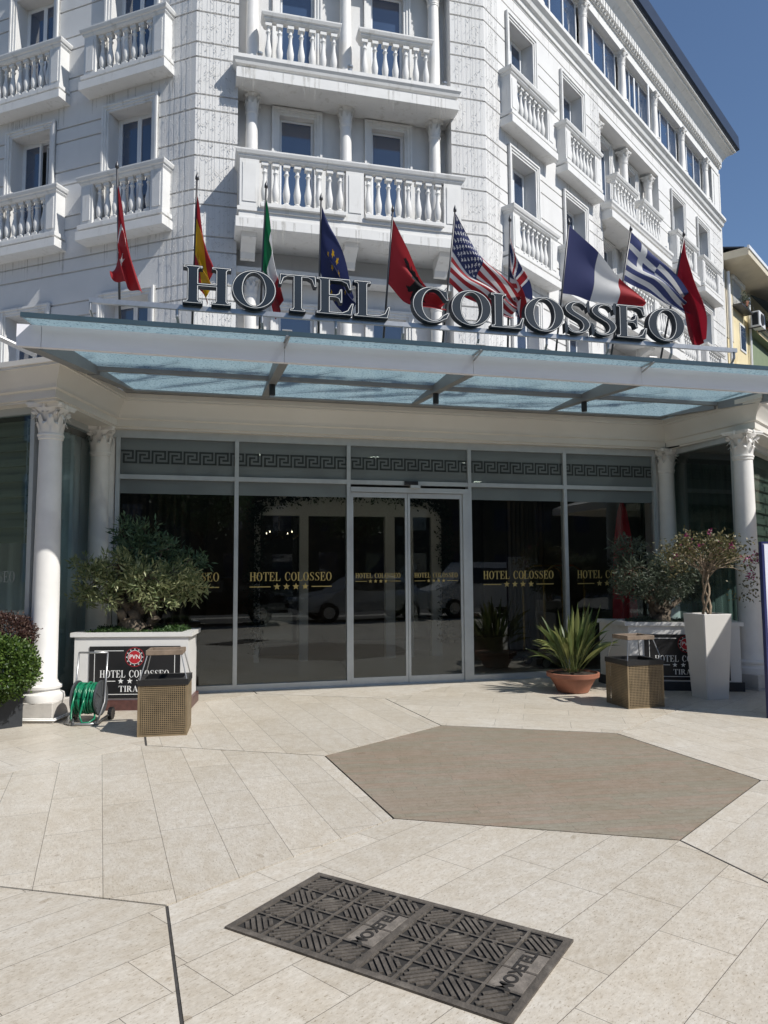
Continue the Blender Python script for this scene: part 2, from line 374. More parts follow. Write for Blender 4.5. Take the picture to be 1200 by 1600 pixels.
G = {
 'I': (.40, [sb(.1, .3)+st(.3, .1)]),
 'H': (.98, [sb(.1, .3)+[(.3, .47), (.68, .47)]+sb(.68, .88)+st(.88, .68)+[(.68, .53), (.3, .53)]+st(.3, .1)]),
 'T': (.92, [sb(.36, .56)+[(.56, .955), (.72, .955), (.82, .90), (.88, .72), (.92, .72), (.90, 1), (.02, 1), (0, .72), (.04, .72), (.10, .9), (.2, .955), (.36, .955)]]),
 'L': (.84, [[(.1, s_+k_), (.07, s_), (.015, s_), (.015, 0), (.78, 0), (.84, .32), (.80, .32), (.72, .12), (.58, .05), (.3, .05)]+st(.3, .1)]),
 'E': (.86, [[(.1, s_+k_), (.07, s_), (.015, s_), (.015, 0), (.80, 0), (.85, .32), (.81, .32), (.72, .12), (.6, .05), (.3, .05), (.3, .48), (.45, .48), (.52, .44), (.55, .34), (.585, .34), (.585, .7), (.55, .7), (.52, .58), (.45, .54), (.3, .54), (.3, .95), (.58, .95), (.70, .89), (.76, .72), (.80, .72), (.77, 1), (.015, 1), (.015, 1-s_), (.07, 1-s_), (.1, 1-s_-k_)]]),
 'O': (.94, [arc(.47, .5, .46, .515, 0, 360, 40)[:-1], arc(.47, .5, .25, .465, 360, 0, 40)[:-1]]),
 'C': (.90, [[(.80, 1.005), (.77, .92)]+arc(.46, .5, .45, .515, 62, 308, 30)+[(.80, .12), (.86, .27), (.83, .29)]+arc(.50, .5, .28, .465, -40, -316, 26)+[(.80, .66), (.84, .66)]]),
 'S': (.80, s_glyph()),
 'R': (.98, [sb(.1, .3)+[(.3, .475), (.40, .475), (.64, .08), (.72, 0), (.97, 0), (.97, s_), (.90, s_), (.60, .50)]+arc(.44, .74, .33, .26, -62, 90, 14)+[(.015, 1), (.015, 1-s_), (.07, 1-s_), (.1, 1-s_-k_)], [(.3, .525), (.3, .95), (.40, .95)]+arc(.40, .7375, .145, .2125, 85, -85, 12)+[(.40, .525)]]),
 'A': (.98, [[(0, 0), (.26, 0), (.26, s_), (.17, s_+.01), (.235, .27), (.60, .27), (.68, s_), (.58, s_), (.58, 0), (.98, 0), (.98, s_), (.90, s_), (.53, 1.02), (.46, 1.02), (.10, s_), (0, s_)], [(.255, .32), (.415, .77), (.58, .32)]]),
 'N': (.96, [[(0, 0), (.26, 0), (.26, s_), (.16, s_+.02), (.16, .76), (.78, -.01), (.84, -.01), (.84, .955), (.94, .955), (.94, 1), (.68, 1), (.68, .955), (.78, .93), (.78, .34), (.27, 1), (.0, 1), (0, .955), (.10, .90), (.10, s_), (0, s_)]]),
}
def inset(loops, d):
    out = []
    for li, lp in enumerate(loops):
        p = [q for i, q in enumerate(lp) if math.hypot(q[0]-lp[i-1][0], q[1]-lp[i-1][1]) > 1e-5]
        ar = sum(p[i-1][0]*p[i][1]-p[i][0]*p[i-1][1] for i in range(len(p)))
        if (ar < 0) == (li == 0): p = p[::-1]
        n = len(p); r = []
        for i in range(n):
            a, b, c = Vector(p[i-1]), Vector(p[i]), Vector(p[(i+1) % n])
            u, v = (b-a).normalized(), (c-b).normalized(); n0, n1 = Vector((-u.y, u.x)), Vector((-v.y, v.x)); m = n0+n1
            m = m.normalized() if m.length > .1 else n0
            r.append(tuple(b+m*d/max(.6, m.dot(n0))))
        out.append(r)
    return out
def star(cx, cy, r): return [(cx+(r if i % 2 == 0 else r*.42)*sin(i*pi/5), cy+(r if i % 2 == 0 else r*.42)*cos(i*pi/5)) for i in range(10)]
def curve_obj(name, loops, depth, mat_, parent, M, offset=0.0):
    """filled 2D outline (x right, y up) given real thickness; M maps x,y(up),z(out)"""
    cu = bpy.data.curves.new(name, 'CURVE'); cu.dimensions = '2D'; cu.fill_mode = 'BOTH' if depth else 'FRONT'
    cu.extrude = depth/2; cu.offset = offset
    for lp in loops:
        sp = cu.splines.new('POLY'); sp.points.add(len(lp)-1); sp.use_cyclic_u = True
        for p, q in zip(sp.points, lp): p.co = (q[0], q[1], 0, 1)
    tmp = bpy.data.objects.new(name, cu); COL.objects.link(tmp)
    dg = bpy.context.evaluated_depsgraph_get(); me = bpy.data.meshes.new_from_object(tmp.evaluated_get(dg))
    bpy.data.objects.remove(tmp); bpy.data.curves.remove(cu)
    me.name = name; me.materials.clear(); me.materials.append(mat_)
    return link(name, me, parent, M)
def text_loops(txt, h, width=None, sx=1.0, sp=.07, space=.45):
    """loops for a centred line; fitted to width when given"""
    def total(sx): return sum((G[c][0]*sx+sp if c != ' ' else space) for c in txt) - sp
    if width: sx = sx*(width/h)/total(sx)*1.0; sx = min(max(sx, .3), 2)
    W_ = total(sx); x = -W_/2; out = []
    for c in txt:
        if c == ' ': x += space; continue
        for lp in G[c][1]: out.append([((x+px*sx)*h, py*h) for px, py in lp])
        x += G[c][0]*sx+sp
    k = (width/h)/W_ if width else 1
    return [[(px*k, py) for px, py in lp] for lp in out]
VERT = Matrix(((1, 0, 0, 0), (0, 0, -1, 0), (0, 1, 0, 0), (0, 0, 0, 1)))   # curve xy -> facade xz, thickness along -y (outwards)
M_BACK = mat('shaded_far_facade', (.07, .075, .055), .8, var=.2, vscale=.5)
M_BLIND = mat('olive_pleated_blind', (.17, .19, .145), .8, var=.25, vscale=1, stretch=(.2, .2, 9))
M_BAYSHEET = mat('added_green_bay_sheet', (.13, .17, .15), .8, var=.15, vscale=2, stretch=(8, 8, .3))
def stain_mat():
    m, nt, b = new_mat('rain_stain'); out = nt.nodes['Material Output']
    b.inputs['Base Color'].default_value = (.40, .385, .35, 1); b.inputs['Roughness'].default_value = .9
    tr = nn(nt, 'ShaderNodeBsdfTransparent'); mx = nn(nt, 'ShaderNodeMixShader')
    f = ramp(nt, noise_tex(nt, 14, 4, coords(nt, (3, 3, .5))), .35, .75, (.72,)*3, (1,)*3); nt.links.new(f, mx.inputs[0])
    nt.links.new(b.outputs[0], mx.inputs[1]); nt.links.new(tr.outputs[0], mx.inputs[2]); nt.links.new(mx.outputs[0], out.inputs[0]); return m
M_STAIN = stain_mat()
#=MAIN=
# ================================================================== GROUND
g = BM(); box(g, -900, 900, -900, 900, -.30, -.02)
tag(finish('ground', g, M_PLAZA), kind='structure')
HC = (.575, 4.59); HR = 1.752; A0 = -4.2     # hexagonal paving fields, measured in the facade frame (u, v)
base = BM(); box(base, -14, 14, -16, 0.16, -.019, -.0085)
tag(finish('paving_bed', base, M_JOINT, None, FM), kind='structure')
VA, VC = Vector((-1.54, -.81)), Vector((1.375, -.93)); VB = VA+VC
e1 = VC-VA; e2 = -(VA+VB)
def hexpts(c, g_):
    return [tuple(Vector(c)+v*(1-g_/1.5)) for v in (VA, VB, VC, -VA, -VB, -VC)]
def clip(pts, vmin):
    out = []
    for i, a in enumerate(pts):
        b = pts[(i+1) % len(pts)]
        if a[1] >= vmin: out.append(a)
        if (a[1] >= vmin) != (b[1] >= vmin):
            t = (vmin-a[1])/(b[1]-a[1]); out.append((a[0]+(b[0]-a[0])*t, vmin))
    return out
MH_C = None
for i in range(-4, 5):
    for j in range(-3, 4):
        c = Vector(HC)+e1*i+e2*j
        if not (-8 < c.x < 10 and -1.8 < c.y < 13): continue
        pts = clip(hexpts(c, .0075), -.14)
        if len(pts) < 3: continue
        centre = (i == 0 and j == 0)
        ang = {0: -34, 1: 83, 2: 26}[(i-j) % 3] if not centre else 6      # direction of the courses, (u,v) plane
        if (i, j) == (-1, 0): ang = 83
        if (i, j) in ((-1, 1), (0, 1)): ang = -34
        M = FM @ T(c.x, -c.y) @ RZ(-ang)
        b = BM(); inv = (T(c.x, -c.y) @ RZ(-ang)).inverted()
        q = [inv @ Vector((p[0], -p[1], 0)) for p in pts]
        poly(b, [(v.x, v.y) for v in q], -.008, 0.0)
        o = finish('hexagon_paving', b, M_HEXC if centre else M_TRAV, None, M)
        tag(o, kind='structure')
# wide dark expansion gaps along three hexagon edges
for a, b_, wd in (((-2.507, 2.955), (-2.66, 1.30), .020), ((-2.175, 6.46), (-2.01, 8.2), .011), ((.742, 6.35), (.90, 8.05), .012)):
    d = (Vector(b_)-Vector(a)).normalized(); n = Vector((-d.y, d.x))*wd/2
    q = BM(); pts = [Vector(a)-n, Vector(b_)-n, Vector(b_)+n, Vector(a)+n]
    poly(q, [(p.x, -p.y) for p in pts], .0, .0015)
    tag(finish('paving_gap', q, M_JOINT, None, FM), kind='structure')
street = BM(); box(street, -60, 60, -30, -17, -.0195, -.012)
tag(finish('road', street, M_CONE, None, FM), kind='structure')
# ================================================================== HOTEL
hotel = empty('hotel_building', FM, 'white neoclassical corner hotel with balustraded balconies above the glazed entrance', 'hotel')
GP = [7.39, 7.67, 8.26, 8.53, 9.18, 9.47, 10.07, 10.36, 11.08, 11.37, 11.97, 12.24, 12.83, 13.12, 13.72, 14.0,
      6.50, 6.78, 5.62, 5.90, 4.75, 5.02]
GP = sorted(GP)
def wall(name, x0, x1, z0, z1, holes, depth=.28, M=None, grooves=GP, gh=.036, gd=.03):
    bm = BM()
    xs = sorted({x0, x1} | {h[0] for h in holes} | {h[1] for h in holes})
    zs = {z0, z1} | {h[2] for h in holes} | {h[3] for h in holes}
    for gz in grooves:
        if z0 < gz-gh and gz+gh < z1: zs |= {gz-gh/2, gz+gh/2}
    zs = sorted(z for z in zs if z0 <= z <= z1)
    def ing(z): return any(abs(z-gz) < gh/2 for gz in grooves)
    def inh(x, z): return any(h[0] < x < h[1] and h[2] < z < h[3] for h in holes)
    for xa, xb in zip(xs, xs[1:]):
        prev = None
        for za, zb in zip(zs, zs[1:]):
            xm, zm = (xa+xb)/2, (za+zb)/2
            if inh(xm, zm): prev = None; continue
            y = gd if ing(zm) else 0
            bm.faces.new([bm.verts.new(p) for p in ((xa, y, za), (xb, y, za), (xb, y, zb), (xa, y, zb))])
            if prev is not None and prev != y:
                bm.faces.new([bm.verts.new(p) for p in ((xa, prev, za), (xb, prev, za), (xb, y, za), (xa, y, za))])
            prev = y
    for h in holes:
        d = h[4] if len(h) > 4 else depth
        a, b, c, e = h[:4]
        for q in (((a, 0, c), (a, 0, e), (a, d, e), (a, d, c)), ((b, 0, c), (b, d, c), (b, d, e), (b, 0, e)),
                  ((a, 0, e), (b, 0, e), (b, d, e), (a, d, e)), ((a, 0, c), (a, d, c), (b, d, c), (b, 0, c))):
            bm.faces.new([bm.verts.new(p) for p in q])
    me = bpy.data.meshes.new(name); bm.to_mesh(me); bm.free(); me.materials.append(M_WALL)
    return link(name, me, hotel, M)
# ---- prototype window (opening 1.0 x 2.27, origin at opening centre bottom, in the wall plane)
def make_window(w_, h_, M, parent, depth=.26, surround=.14, leaves=2, ajar=0, tops=True):
    f = BM(); y0, y1 = depth, depth+.07; t = .045 if leaves > 1 else .022
    box(f, -w_/2, -w_/2+t, y0, y1, 0, h_); box(f, w_/2-t, w_/2, y0, y1, 0, h_)
    box(f, -w_/2+t, w_/2-t, y0, y1, h_-t, h_); box(f, -w_/2+t, w_/2-t, y0, y1, 0, t)
    fr = finish('window', f, M_FRAME, parent, M)
    step = (w_-2*t)/leaves
    for i in range(leaves):
        a = -w_/2+t+i*step; Mi = None
        c = BM(); b_ = BM(); q = .045 if leaves > 1 else .03; ya = y0-.012
        x0, x1 = 0.002, step-.002
        box(c, x0, x0+q, ya, ya+.05, t+.002, h_-t-.002); box(c, x1-q, x1, ya, ya+.05, t+.002, h_-t-.002)
        box(c, x0+q, x1-q, ya, ya+.05, h_-t-q, h_-t-.002); box(c, x0+q, x1-q, ya, ya+.05, t+.002, t+q)
        box(b_, x0+q, x1-q, ya+.02, ya+.03, t+q, h_-t-q)
        Mi = T(a, 0, 0)
        if ajar and i == leaves-1: Mi = T(a+step, ya, 0) @ RZ(ajar) @ T(-step, -ya, 0)
        finish('casement', c, M_FRAME, fr, Mi); finish('pane', b_, M_PANE, fr, Mi)
    if surround:
        m_ = BM(); s = surround; o_ = .018
        for k, (a, b2, pr) in enumerate(((0.0, s, .035), (s*.35, s*.98, .055), (s*.72, s, .075))):
            box(m_, -w_/2-b2, -w_/2-a, -pr, 0.001*k+.004, 0.0, h_+b2-.0007*k)
            box(m_, w_/2+a, w_/2+b2, -pr, 0.001*k+.004, 0.0, h_+b2-.0007*k)
            box(m_, -w_/2-a, w_/2+a, -pr+.0008, .004, h_+a, h_+b2-.0015)
        finish('surround', m_, M_TRIM, fr)
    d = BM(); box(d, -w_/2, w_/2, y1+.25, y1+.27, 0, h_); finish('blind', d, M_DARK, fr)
    return fr
BALP = [(.048, 0), (.052, .02), (.036, .045), (.05, .07), (.062, .16), (.066, .23), (.05, .33), (.033, .44), (.03, .52), (.035, .56), (.05, .585), (.034, .61), (.032, .66), (.055, .70)]
def baluster_mesh():
    b = BM(); lathe(b, [(r, .05+z*.97) for r, z in BALP], 12)
    box(b, -.062, .062, -.062, .062, 0, .05); box(b, -.06, .06, -.06, .06, .729, .80)
    me = bpy.data.meshes.new('baluster'); bmesh.ops.recalc_face_normals(b, faces=b.faces); b.to_mesh(me); b.free(); me.materials.append(M_TRIM)
    for p in me.polygons: p.use_smooth = True
    me.set_sharp_from_angle(angle=rad(40)); return me
ME_BAL = baluster_mesh()
def rail_bm(b, x0, x1, yf, yb, zt, ends=True):
    """moulded handrail with returns running back to the wall; yf front (negative), yb back"""
    pf = [(0, 0), (.028, .035), (.03, .06), (.055, .075), (.075, .125), (.075, .15), (-.10, .15), (-.10, 0)]
    pf = [(o, zt-.15+z) for o, z in pf]
    if ends: sweep(b, [(x0, yb), (x0, yf), (x1, yf), (x1, yb)], pf)
    else: sweep(b, [(x0, yf), (x1, yf)], pf)
def make_balcony(M, parent=hotel):
    """single balcony, 1.95 wide, origin on the wall at the window axis, z = 0 at the ledge top"""
    s = BM(); W2 = .93; D = .235
    box(s, -W2-.06, W2+.06, -D-.07, .02, -.30, -.13, bev=.006)
    box(s, -W2+.02, W2-.02, -D+.0, .02, -.13, -.085)
    box(s, -W2-.04, W2+.04, -D-.05, .02, -.085, 0, bev=.006)
    sl_ = finish('balcony', s, M_TRIM, parent, M)
    h = BM(); rail_bm(h, -W2, W2, -D, .0, .94); finish('handrail', h, M_TRIM, sl_)
    for sx in (-1, 1):
        p = BM(); xo = sx*W2; xi = sx*(W2-.27)
        box(p, min(xo, xi), max(xo, xi), -D+.0, -D+.2, .001, .79)
        a, b2 = min(xo, xi)+.05, max(xo, xi)-.05
        box(p, a, b2, -D-.012, -D+.001, .09, .72)
        box(p, min(xo, xo-sx*.09), max(xo, xo-sx*.09), -D+.2, .0, .001, .79)
        finish('pedestal', p, M_TRIM, sl_)
    b0 = BM(); box(b0, -W2+.272, W2-.272, -D+.02, -D+.16, .001, .055); finish('plinth_strip', b0, M_TRIM, sl_)
    for i in range(7):
        link('baluster', ME_BAL, sl_, T(-.56+i*.1867, -D+.09, .055) @ Matrix.Diagonal((1, 1, .92, 1)))
    return sl_
# ---- left wing
LX = [-1.44, -3.89, -6.34]; ZL = {1: (4.45, 6.70), 2: (8.13, 10.42), 3: (11.11, 13.40)}
LH = [(x-.5, x+.5, *ZL[k]) for x in LX for k in ZL]
wall('left_wing_wall', -11, 0, 3.9, 16.8, LH, M=ML)
bproto = wproto = None
for x in LX[:2]:
    for k in (1, 2, 3):
        z0, z1 = ZL[k]
        make_window(1.0, z1-z0, ML @ T(x, 0, z0), hotel, ajar=(-16 if (x == LX[1] and k == 2) else 0))
        if k > 1:
            if bproto is None: bproto = make_balcony(ML @ T(x, 0, z0))
            else: copy_tree(bproto, ML @ T(x-.02, 0, z0), hotel)
# ---- right wing
RXW = [1.47, 3.92, 11.27, 13.72]
RH = [(x-.5, x+.5, *((5.1, 7.35) if k == 1 else ZL[k])) for x in RXW for k in ZL] + [(5.5, 9.66, 4.2, 13.55, .42)]
wall('right_wing_wall', 0, 15.95, 3.9, 14.45, RH, M=MR)
for x in RXW:
    for k in (1, 2, 3):
        z0, z1 = (5.1, 7.35) if k == 1 else ZL[k]
        make_window(1.0, z1-z0, MR @ T(x, 0, z0), hotel)
        if k > 1: copy_tree(bproto, MR @ T(x+.08, 0, z0), hotel)
# ---- corner bay, wall with the tall recess
wall('corner_bay_wall', -2.245, 3.43, 3.9, 16.8, [(-1.48, 2.70, 4.2, 13.55, .42)], M=MF)
# ---- Corinthian column
def cap_bm(b, r, z0, h, M=None):
    """Corinthian capital: bell, two rings of curled acanthus leaves, corner volutes, concave abacus"""
    c = BM()
    lathe(c, [(r*1.12, 0), (r*1.16, h*.03), (r*1.12, h*.07), (r*.92, h*.08), (r*.95, h*.45), (r*1.12, h*.72), (r*1.5, h*.86), (r*1.5, h*.87)], 20)
    def leaf(a, zb, ht, wd, out, curl):
        n = 7; prev = None; ca, sa = cos(a), sin(a)
        for i in range(n+1):
            t = i/n
            ro = r*(.99+.16*t) + out*t*t*t
            z = zb+ht*(t if t < .82 else .82+.18*(1-((t-.82)/.18)**2*1.4)) 
            if t > .85: ro += curl*(t-.85)/.15
            wv = wd*(sin(min(1, t*1.25+.32)*pi*.62)**.8)*(1-.75*max(0, t-.6)/.4)
            rib = .18*wd*(1-t)
            ring = []
            for s in (-1, -.5, 0, .5, 1):
                rr = ro + (rib if s in (-.5, .5) else 0) - abs(s)*.12*wd
                ring.append(c.verts.new((rr*ca - s*wv*sa, rr*sa + s*wv*ca, z)))
            if prev:
                for q in range(4): c.faces.new((prev[q], prev[q+1], ring[q+1], ring[q]))
            prev = ring
    for i in range(8): leaf(2*pi*i/8, h*.07, h*.36, r*.36, r*.25, r*.13)
    for i in range(8): leaf(2*pi*(i+.5)/8, h*.07, h*.60, r*.36, r*.34, r*.16)
    for i in range(4):                      # volutes
        a = pi/4+i*pi/2
        d = Vector((cos(a), sin(a), 0)); o_ = Vector((-sin(a), cos(a), 0))
        for sgn in (-1, 1):
            sp = []
            for k in range(26):
                t = k/25; ang = t*2.6*2*pi*.8; rad_ = r*.30*(1-.78*t)
                sp.append(d*(r*1.42 - rad_*cos(ang+2.4)) + o_*sgn*r*(.09+.04*t) + Vector((0, 0, h*.76+rad_*sin(ang+2.4)*.9)))
            tube(c, [d*(r*1.0)+o_*sgn*r*.30+Vector((0, 0, h*.5)), d*(r*1.12)+o_*sgn*r*.2+Vector((0, 0, h*.66))]+sp, r*.075, 5)
        e = a+pi/4; d2 = Vector((cos(e), sin(e), 0)); t2 = Vector((-sin(e), cos(e), 0))
        for sgn in (-1, 1):
            sp = [d2*(r*1.22)+t2*sgn*r*(.20-.13*(1-k/14)*cos(k*.75)) + Vector((0, 0, h*.74+r*.13*(1-k/14)*sin(k*.75))) for k in range(14)]
            tube(c, sp, r*.04, 4)
        lathe(c, [(r*.14, -.08*h), (r*.2, 0), (r*.12, .1*h)], 8, Matrix.Translation(d2*(r*1.36)+Vector((0, 0, h*.93))))
    n = 8; L = []
    for i in range(4):                      # abacus with concave sides
        a0_, a1_ = pi/4+i*pi/2-.07, pi/4+i*pi/2+.07
        L += [(r*2.06*cos(a0_), r*2.06*sin(a0_)), (r*2.06*cos(a1_), r*2.06*sin(a1_))]
        for k in range(1, n):
            t = k/n; aa = a1_+(pi/2-.14)*t; rr = r*(1.28+.78*abs(2*t-1)**1.7*.95)
            L.append((rr*cos(aa), rr*sin(aa)))
    poly(c, L, h*.87, h*.93); poly(c, [(x*1.05, y*1.05) for x, y in L], h*.93, h)
    bmesh.ops.recalc_face_normals(c, faces=c.faces)
    me = bpy.data.meshes.new('tmpcap'); bmesh.ops.transform(c, matrix=(M or Matrix())@T(0, 0, z0), verts=c.verts); c.to_mesh(me); c.free()
    b.from_mesh(me); bpy.data.meshes.remove(me)
def shaft_prof(r, z0, z1): return [(r*1.12, z0), (r*1.12, z0+.03), (r, z0+.06), (r*.995, z0+(z1-z0)*.35), (r*.86, z1-.04), (r*.94, z1-.03), (r*.94, z1)]
def column(r, z0, zc, zt, M, parent, base=True, name='column', m=None):
    b = BM(); z = z0
    if base:
        lathe(b, [(r*1.55, z0), (r*1.6, z0+.04), (r*1.55, z0+.08), (r*1.25, z0+.10), (r*1.22, z0+.125), (r*1.38, z0+.14), (r*1.38, z0+.165), (r*1.1, z0+.19)], 32)
        z = z0+.17
    lathe(b, shaft_prof(r, z, zc), 32)
    sh = finish(name, b, m or M_STONECOL, parent, M, auto=35)
    c = BM(); cap_bm(c, r*.88, zc, zt-zc); finish('capital', c, m or M_STONECOL, sh, auto=50)
    return sh
# ---- recessed bays (corner and right wing), identical
def bay(MB, ox, front):
    fl = BM(); bk = BM()
    # back wall of the recess with openings
    holes = [(ox+a, ox+b_, z0, z1) for a, b_ in ((-.67, .01), (1.16, 1.84)) for z0, z1 in ((4.3, 6.55), (8.0, 10.42), (11.1, 13.35))]
    bw = wall('recess_wall', ox-1.48, ox+2.70, 4.2, 13.55, holes, depth=.2, M=MB @ T(0, .42, 0), grooves=[])
    for a, b_, z0, z1 in [(h[0], h[1], h[2], h[3]) for h in holes]:
        make_window(b_-a, z1-z0, MB @ T((a+b_)/2, .42, z0), hotel, depth=.1, surround=.15, leaves=1)
    for cx in (-1.21, .60, 2.42):
        cps = [(4.25, 6.72, 7.08, False), (7.96, 10.26, 10.64, True), (11.06, 13.1, 13.45, True)]
        for z0, zc, zt, bs in cps:
            column(.125, z0, zc, zt, MB @ T(ox+cx, .22, 0), hotel, base=bs)
    # entablature strips above the capitals
    for za, zb3 in ((10.645, 10.799), (7.085, 7.20)):
        e = BM(); box(e, ox-1.475, ox+2.695, .06, .40, za, zb3); finish('recess_beam', e, M_TRIM, hotel, MB)
    # floor slab of the third storey with two short balustrades
    s = BM()
    box(s, ox-1.53, ox+2.76, -.30, .41, 10.60, 10.80, bev=.006); box(s, ox-1.50, ox+2.72, -.24, .41, 10.80, 10.86)
    sweep(s, [(ox-1.51, .0), (ox-1.51, -.26), (ox+2.73, -.26), (ox+2.73, .0)], [(-.5*0-.01, 10.86), (.03, 10.88), (.045, 10.93), (.075, 10.97), (.075, 11.04), (-.01, 11.04)])
    box(s, ox-1.515, ox+2.735, -.255, .41, 10.861, 11.038)
    sl_ = finish('balcony', s, M_TRIM, hotel, MB)
    for a, b_ in ((-1.00, .36), (.84, 2.20)):
        h = BM(); rail_bm(h, ox+a, ox+b_, -.20, .05, 12.0); finish('handrail', h, M_TRIM, sl_)
        for i in range(7):
            link('baluster', ME_BAL, sl_, T(ox+a+.06+i*(b_-a-.12)/6, -.13, 11.04) @ Matrix.Diagonal((1, 1, 1.01, 1)))
    # broad balcony of the second storey
    s = BM(); D = .58
    box(s, ox-1.53, ox+2.74, -D-.02, .41, 7.64, 7.83, bev=.006); box(s, ox-1.47, ox+2.69, -D+.03, .41, 7.831, 7.96)
    box(s, ox-1.50, ox+2.72, -D-.0, .0, 7.961, 8.03)
    for a, b_ in ((-1.12, .46), (.78, 2.33)): box(s, ox+a+.02, ox+b_-.02, -D-.06, -D+.18, 8.031, 8.10, bev=.005)
    sl_ = finish('balcony', s, M_TRIM, hotel, MB)
    h = BM(); rail_bm(h, ox-1.46, ox+2.68, -D, .0, 9.06); finish('handrail', h, M_TRIM, sl_)
    for a, b_ in ((-1.46, -1.12), (.45, .78), (2.33, 2.67)):
        p = BM(); box(p, ox+a, ox+b_, -D, -D+.2, 8.031, 8.909); box(p, ox+a+.05, ox+b_-.05, -D-.013, -D+.001, 8.12, 8.83)
        if a < 0: box(p, ox+a, ox+a+.09, -D+.2, -.001, 8.031, 8.909)
        if a > 2: box(p, ox+b_-.09, ox+b_, -D+.2, -.001, 8.031, 8.909)
        finish('pedestal', p, M_TRIM, sl_)
    for a, b_ in ((-1.12, .45), (.78, 2.33)):
        for i in range(8): link('baluster', ME_BAL, sl_, T(ox+a+.1+i*(b_-a-.2)/7, -D+.08, 8.10) @ Matrix.Diagonal((1, 1, 1.01, 1)))
    for cx in (-1.28, .59, 2.42):
        b = BM()
        pr = [(0, 7.28), (-.05, 7.30), (-.10, 7.40), (-.26, 7.50), (-.40, 7.56), (-.44, 7.639), (0, 7.639)]
        vs = [[b.verts.new((ox+cx+x, y, z)) for y, z in pr] for x in (-.13, .13)]
        b.faces.new(vs[0]); b.faces.new(vs[1][::-1])
        for i in range(len(pr)): b.faces.new((vs[0][i], vs[0][(i+1) % len(pr)], vs[1][(i+1) % len(pr)], vs[1][i]))
        finish('bracket', b, M_TRIM, sl_)
    for cx, cy in ((-1.1, -.16), (.60, -.2), (2.5, -.16)):
        b = BM(); lathe(b, [(.04, 0), (.05, .02), (.045, .1), (.055, .13), (.055, .16)], 10, T(ox+cx, cy, 11.05)@Matrix.Rotation(rad(12), 4, 'X'))
        finish('floodlight', b, M_RAILST, sl_)
bay(MF, 0, True)
bay(MR, 6.98, False)
# ---- cornice below the attic, running round all three faces
path = [(ML @ Vector((-11, 0, 0))), (ML @ Vector((0, 0, 0))), (MR @ Vector((0, 0, 0))), (MR @ Vector((15.95, 0, 0)))]
path = [(p.x, p.y) for p in path]
c = BM()
sweep(c, path, [(-.05, 14.05), (.03, 14.06), (.04, 14.16), (.10, 14.20), (.13, 14.30), (.20, 14.36), (.20, 14.46), (-.05, 14.46)])
finish('cornice', c, M_TRIM, hotel)
# ---- attic of the right wing: window strip, half columns, dentils, cove and roof edge
a = BM(); box(a, 0, 15.95, .62, .70, 14.45, 16.4); finish('attic_wall', a, M_DARK, hotel, MR)
a = BM(); box(a, .0, 15.9, -.02, .60, 16.14, 16.42); finish('attic_beam', a, M_TRIM, hotel, MR)
a = BM(); box(a, .0, 15.9, .0, .60, 14.462, 14.52); finish('attic_sill', a, M_TRIM, hotel, MR)
ax = [-.12+2.42*i for i in range(7)]
capproto = None
for i, x in enumerate(ax[1:]):
    column(.115, 14.52, 15.74, 16.13, MR @ T(x+.03, .03, 0), hotel, base=True)
b = BM(); box(b, 15.1, 15.9, .0, .6, 14.53, 16.13); box(b, 15.3, 15.7, -.02, .001, 14.6, 16.0); finish('attic_pier', b, M_TRIM, hotel, MR)
for i in range(6):
    x0, x1 = ax[i]+.18, ax[i+1]-.12
    f = BM(); gl = BM(); n = 3
    for k in range(n+1):
        xx = x0+(x1-x0)*k/n; box(f, xx-.03, xx+.03, .15, .21, 14.53, 16.13)
    box(f, x0, x1, .155, .205, 14.531, 14.57); box(f, x0, x1, .155, .205, 16.08, 16.129)
    fr = finish('window', f, M_FRAME, hotel, MR)
    box(gl, x0, x1, .175, .185, 14.57, 16.08); finish('pane', gl, M_PANE, fr)
    if i == 3:
        sgm = BM(); box(sgm, 0, .05, 0, .03, 14.62, 15.98); box(sgm, .6, .65, 0, .03, 14.62, 15.98); finish('casement', sgm, M_FRAME, fr, T(x0+.9, .10, 0) @ RZ(-20))
c = BM()
prof = [(-.60, 16.421), (.06, 16.421), (.07, 16.46), (.10, 16.50), (.10, 16.70), (.14, 16.72), (.16, 16.78), (.26, 16.92), (.40, 17.02), (.44, 17.03), (.44, 17.09), (.52, 17.10), (.52, 17.16), (-.60, 17.16)]
pth = [(0, 0), (15.93, 0), (15.93, 8)]
sweep(c, pth, prof); finish('cornice', c, M_TRIM, hotel, MR)
d = BM()
for i in range(int(15.9/.16)):
    x = .08+i*.16
    vs = box(d, x-.055, x+.055, -.165, -.101, 16.50, 16.70)
    box(d, x-.05, x+.05, -.10, -.071, 16.44, 16.499, T(.03, 0, 0))
finish('dentil_course', d, M_TRIM, hotel, MR)
r = BM(); sweep(r, pth, [(-.6, 17.162), (.56, 17.162), (.62, 17.22), (.60, 17.72), (.50, 17.86), (-.6, 17.9)])
finish('roof_edge', r, M_ROOF, hotel, MR)
e = BM(); box(e, 15.93-.001, 15.95, .001, 8, 3.9, 17.1); finish('end_wall', e, M_WALL, hotel, MR)
rp = BM(); tube(rp, [(16.05, .05, 4), (16.05, .05, 16.3)], .06, 10); finish('downpipe', rp, M_TRIM, hotel, MR)
# upper attic wall closing the block over the corner
tp = BM(); poly(tp, [path[0], path[1], path[2], path[3], (14, 20), (-14, 16)], 16.42, 16.5); finish('roof', tp, M_ROOF, hotel)
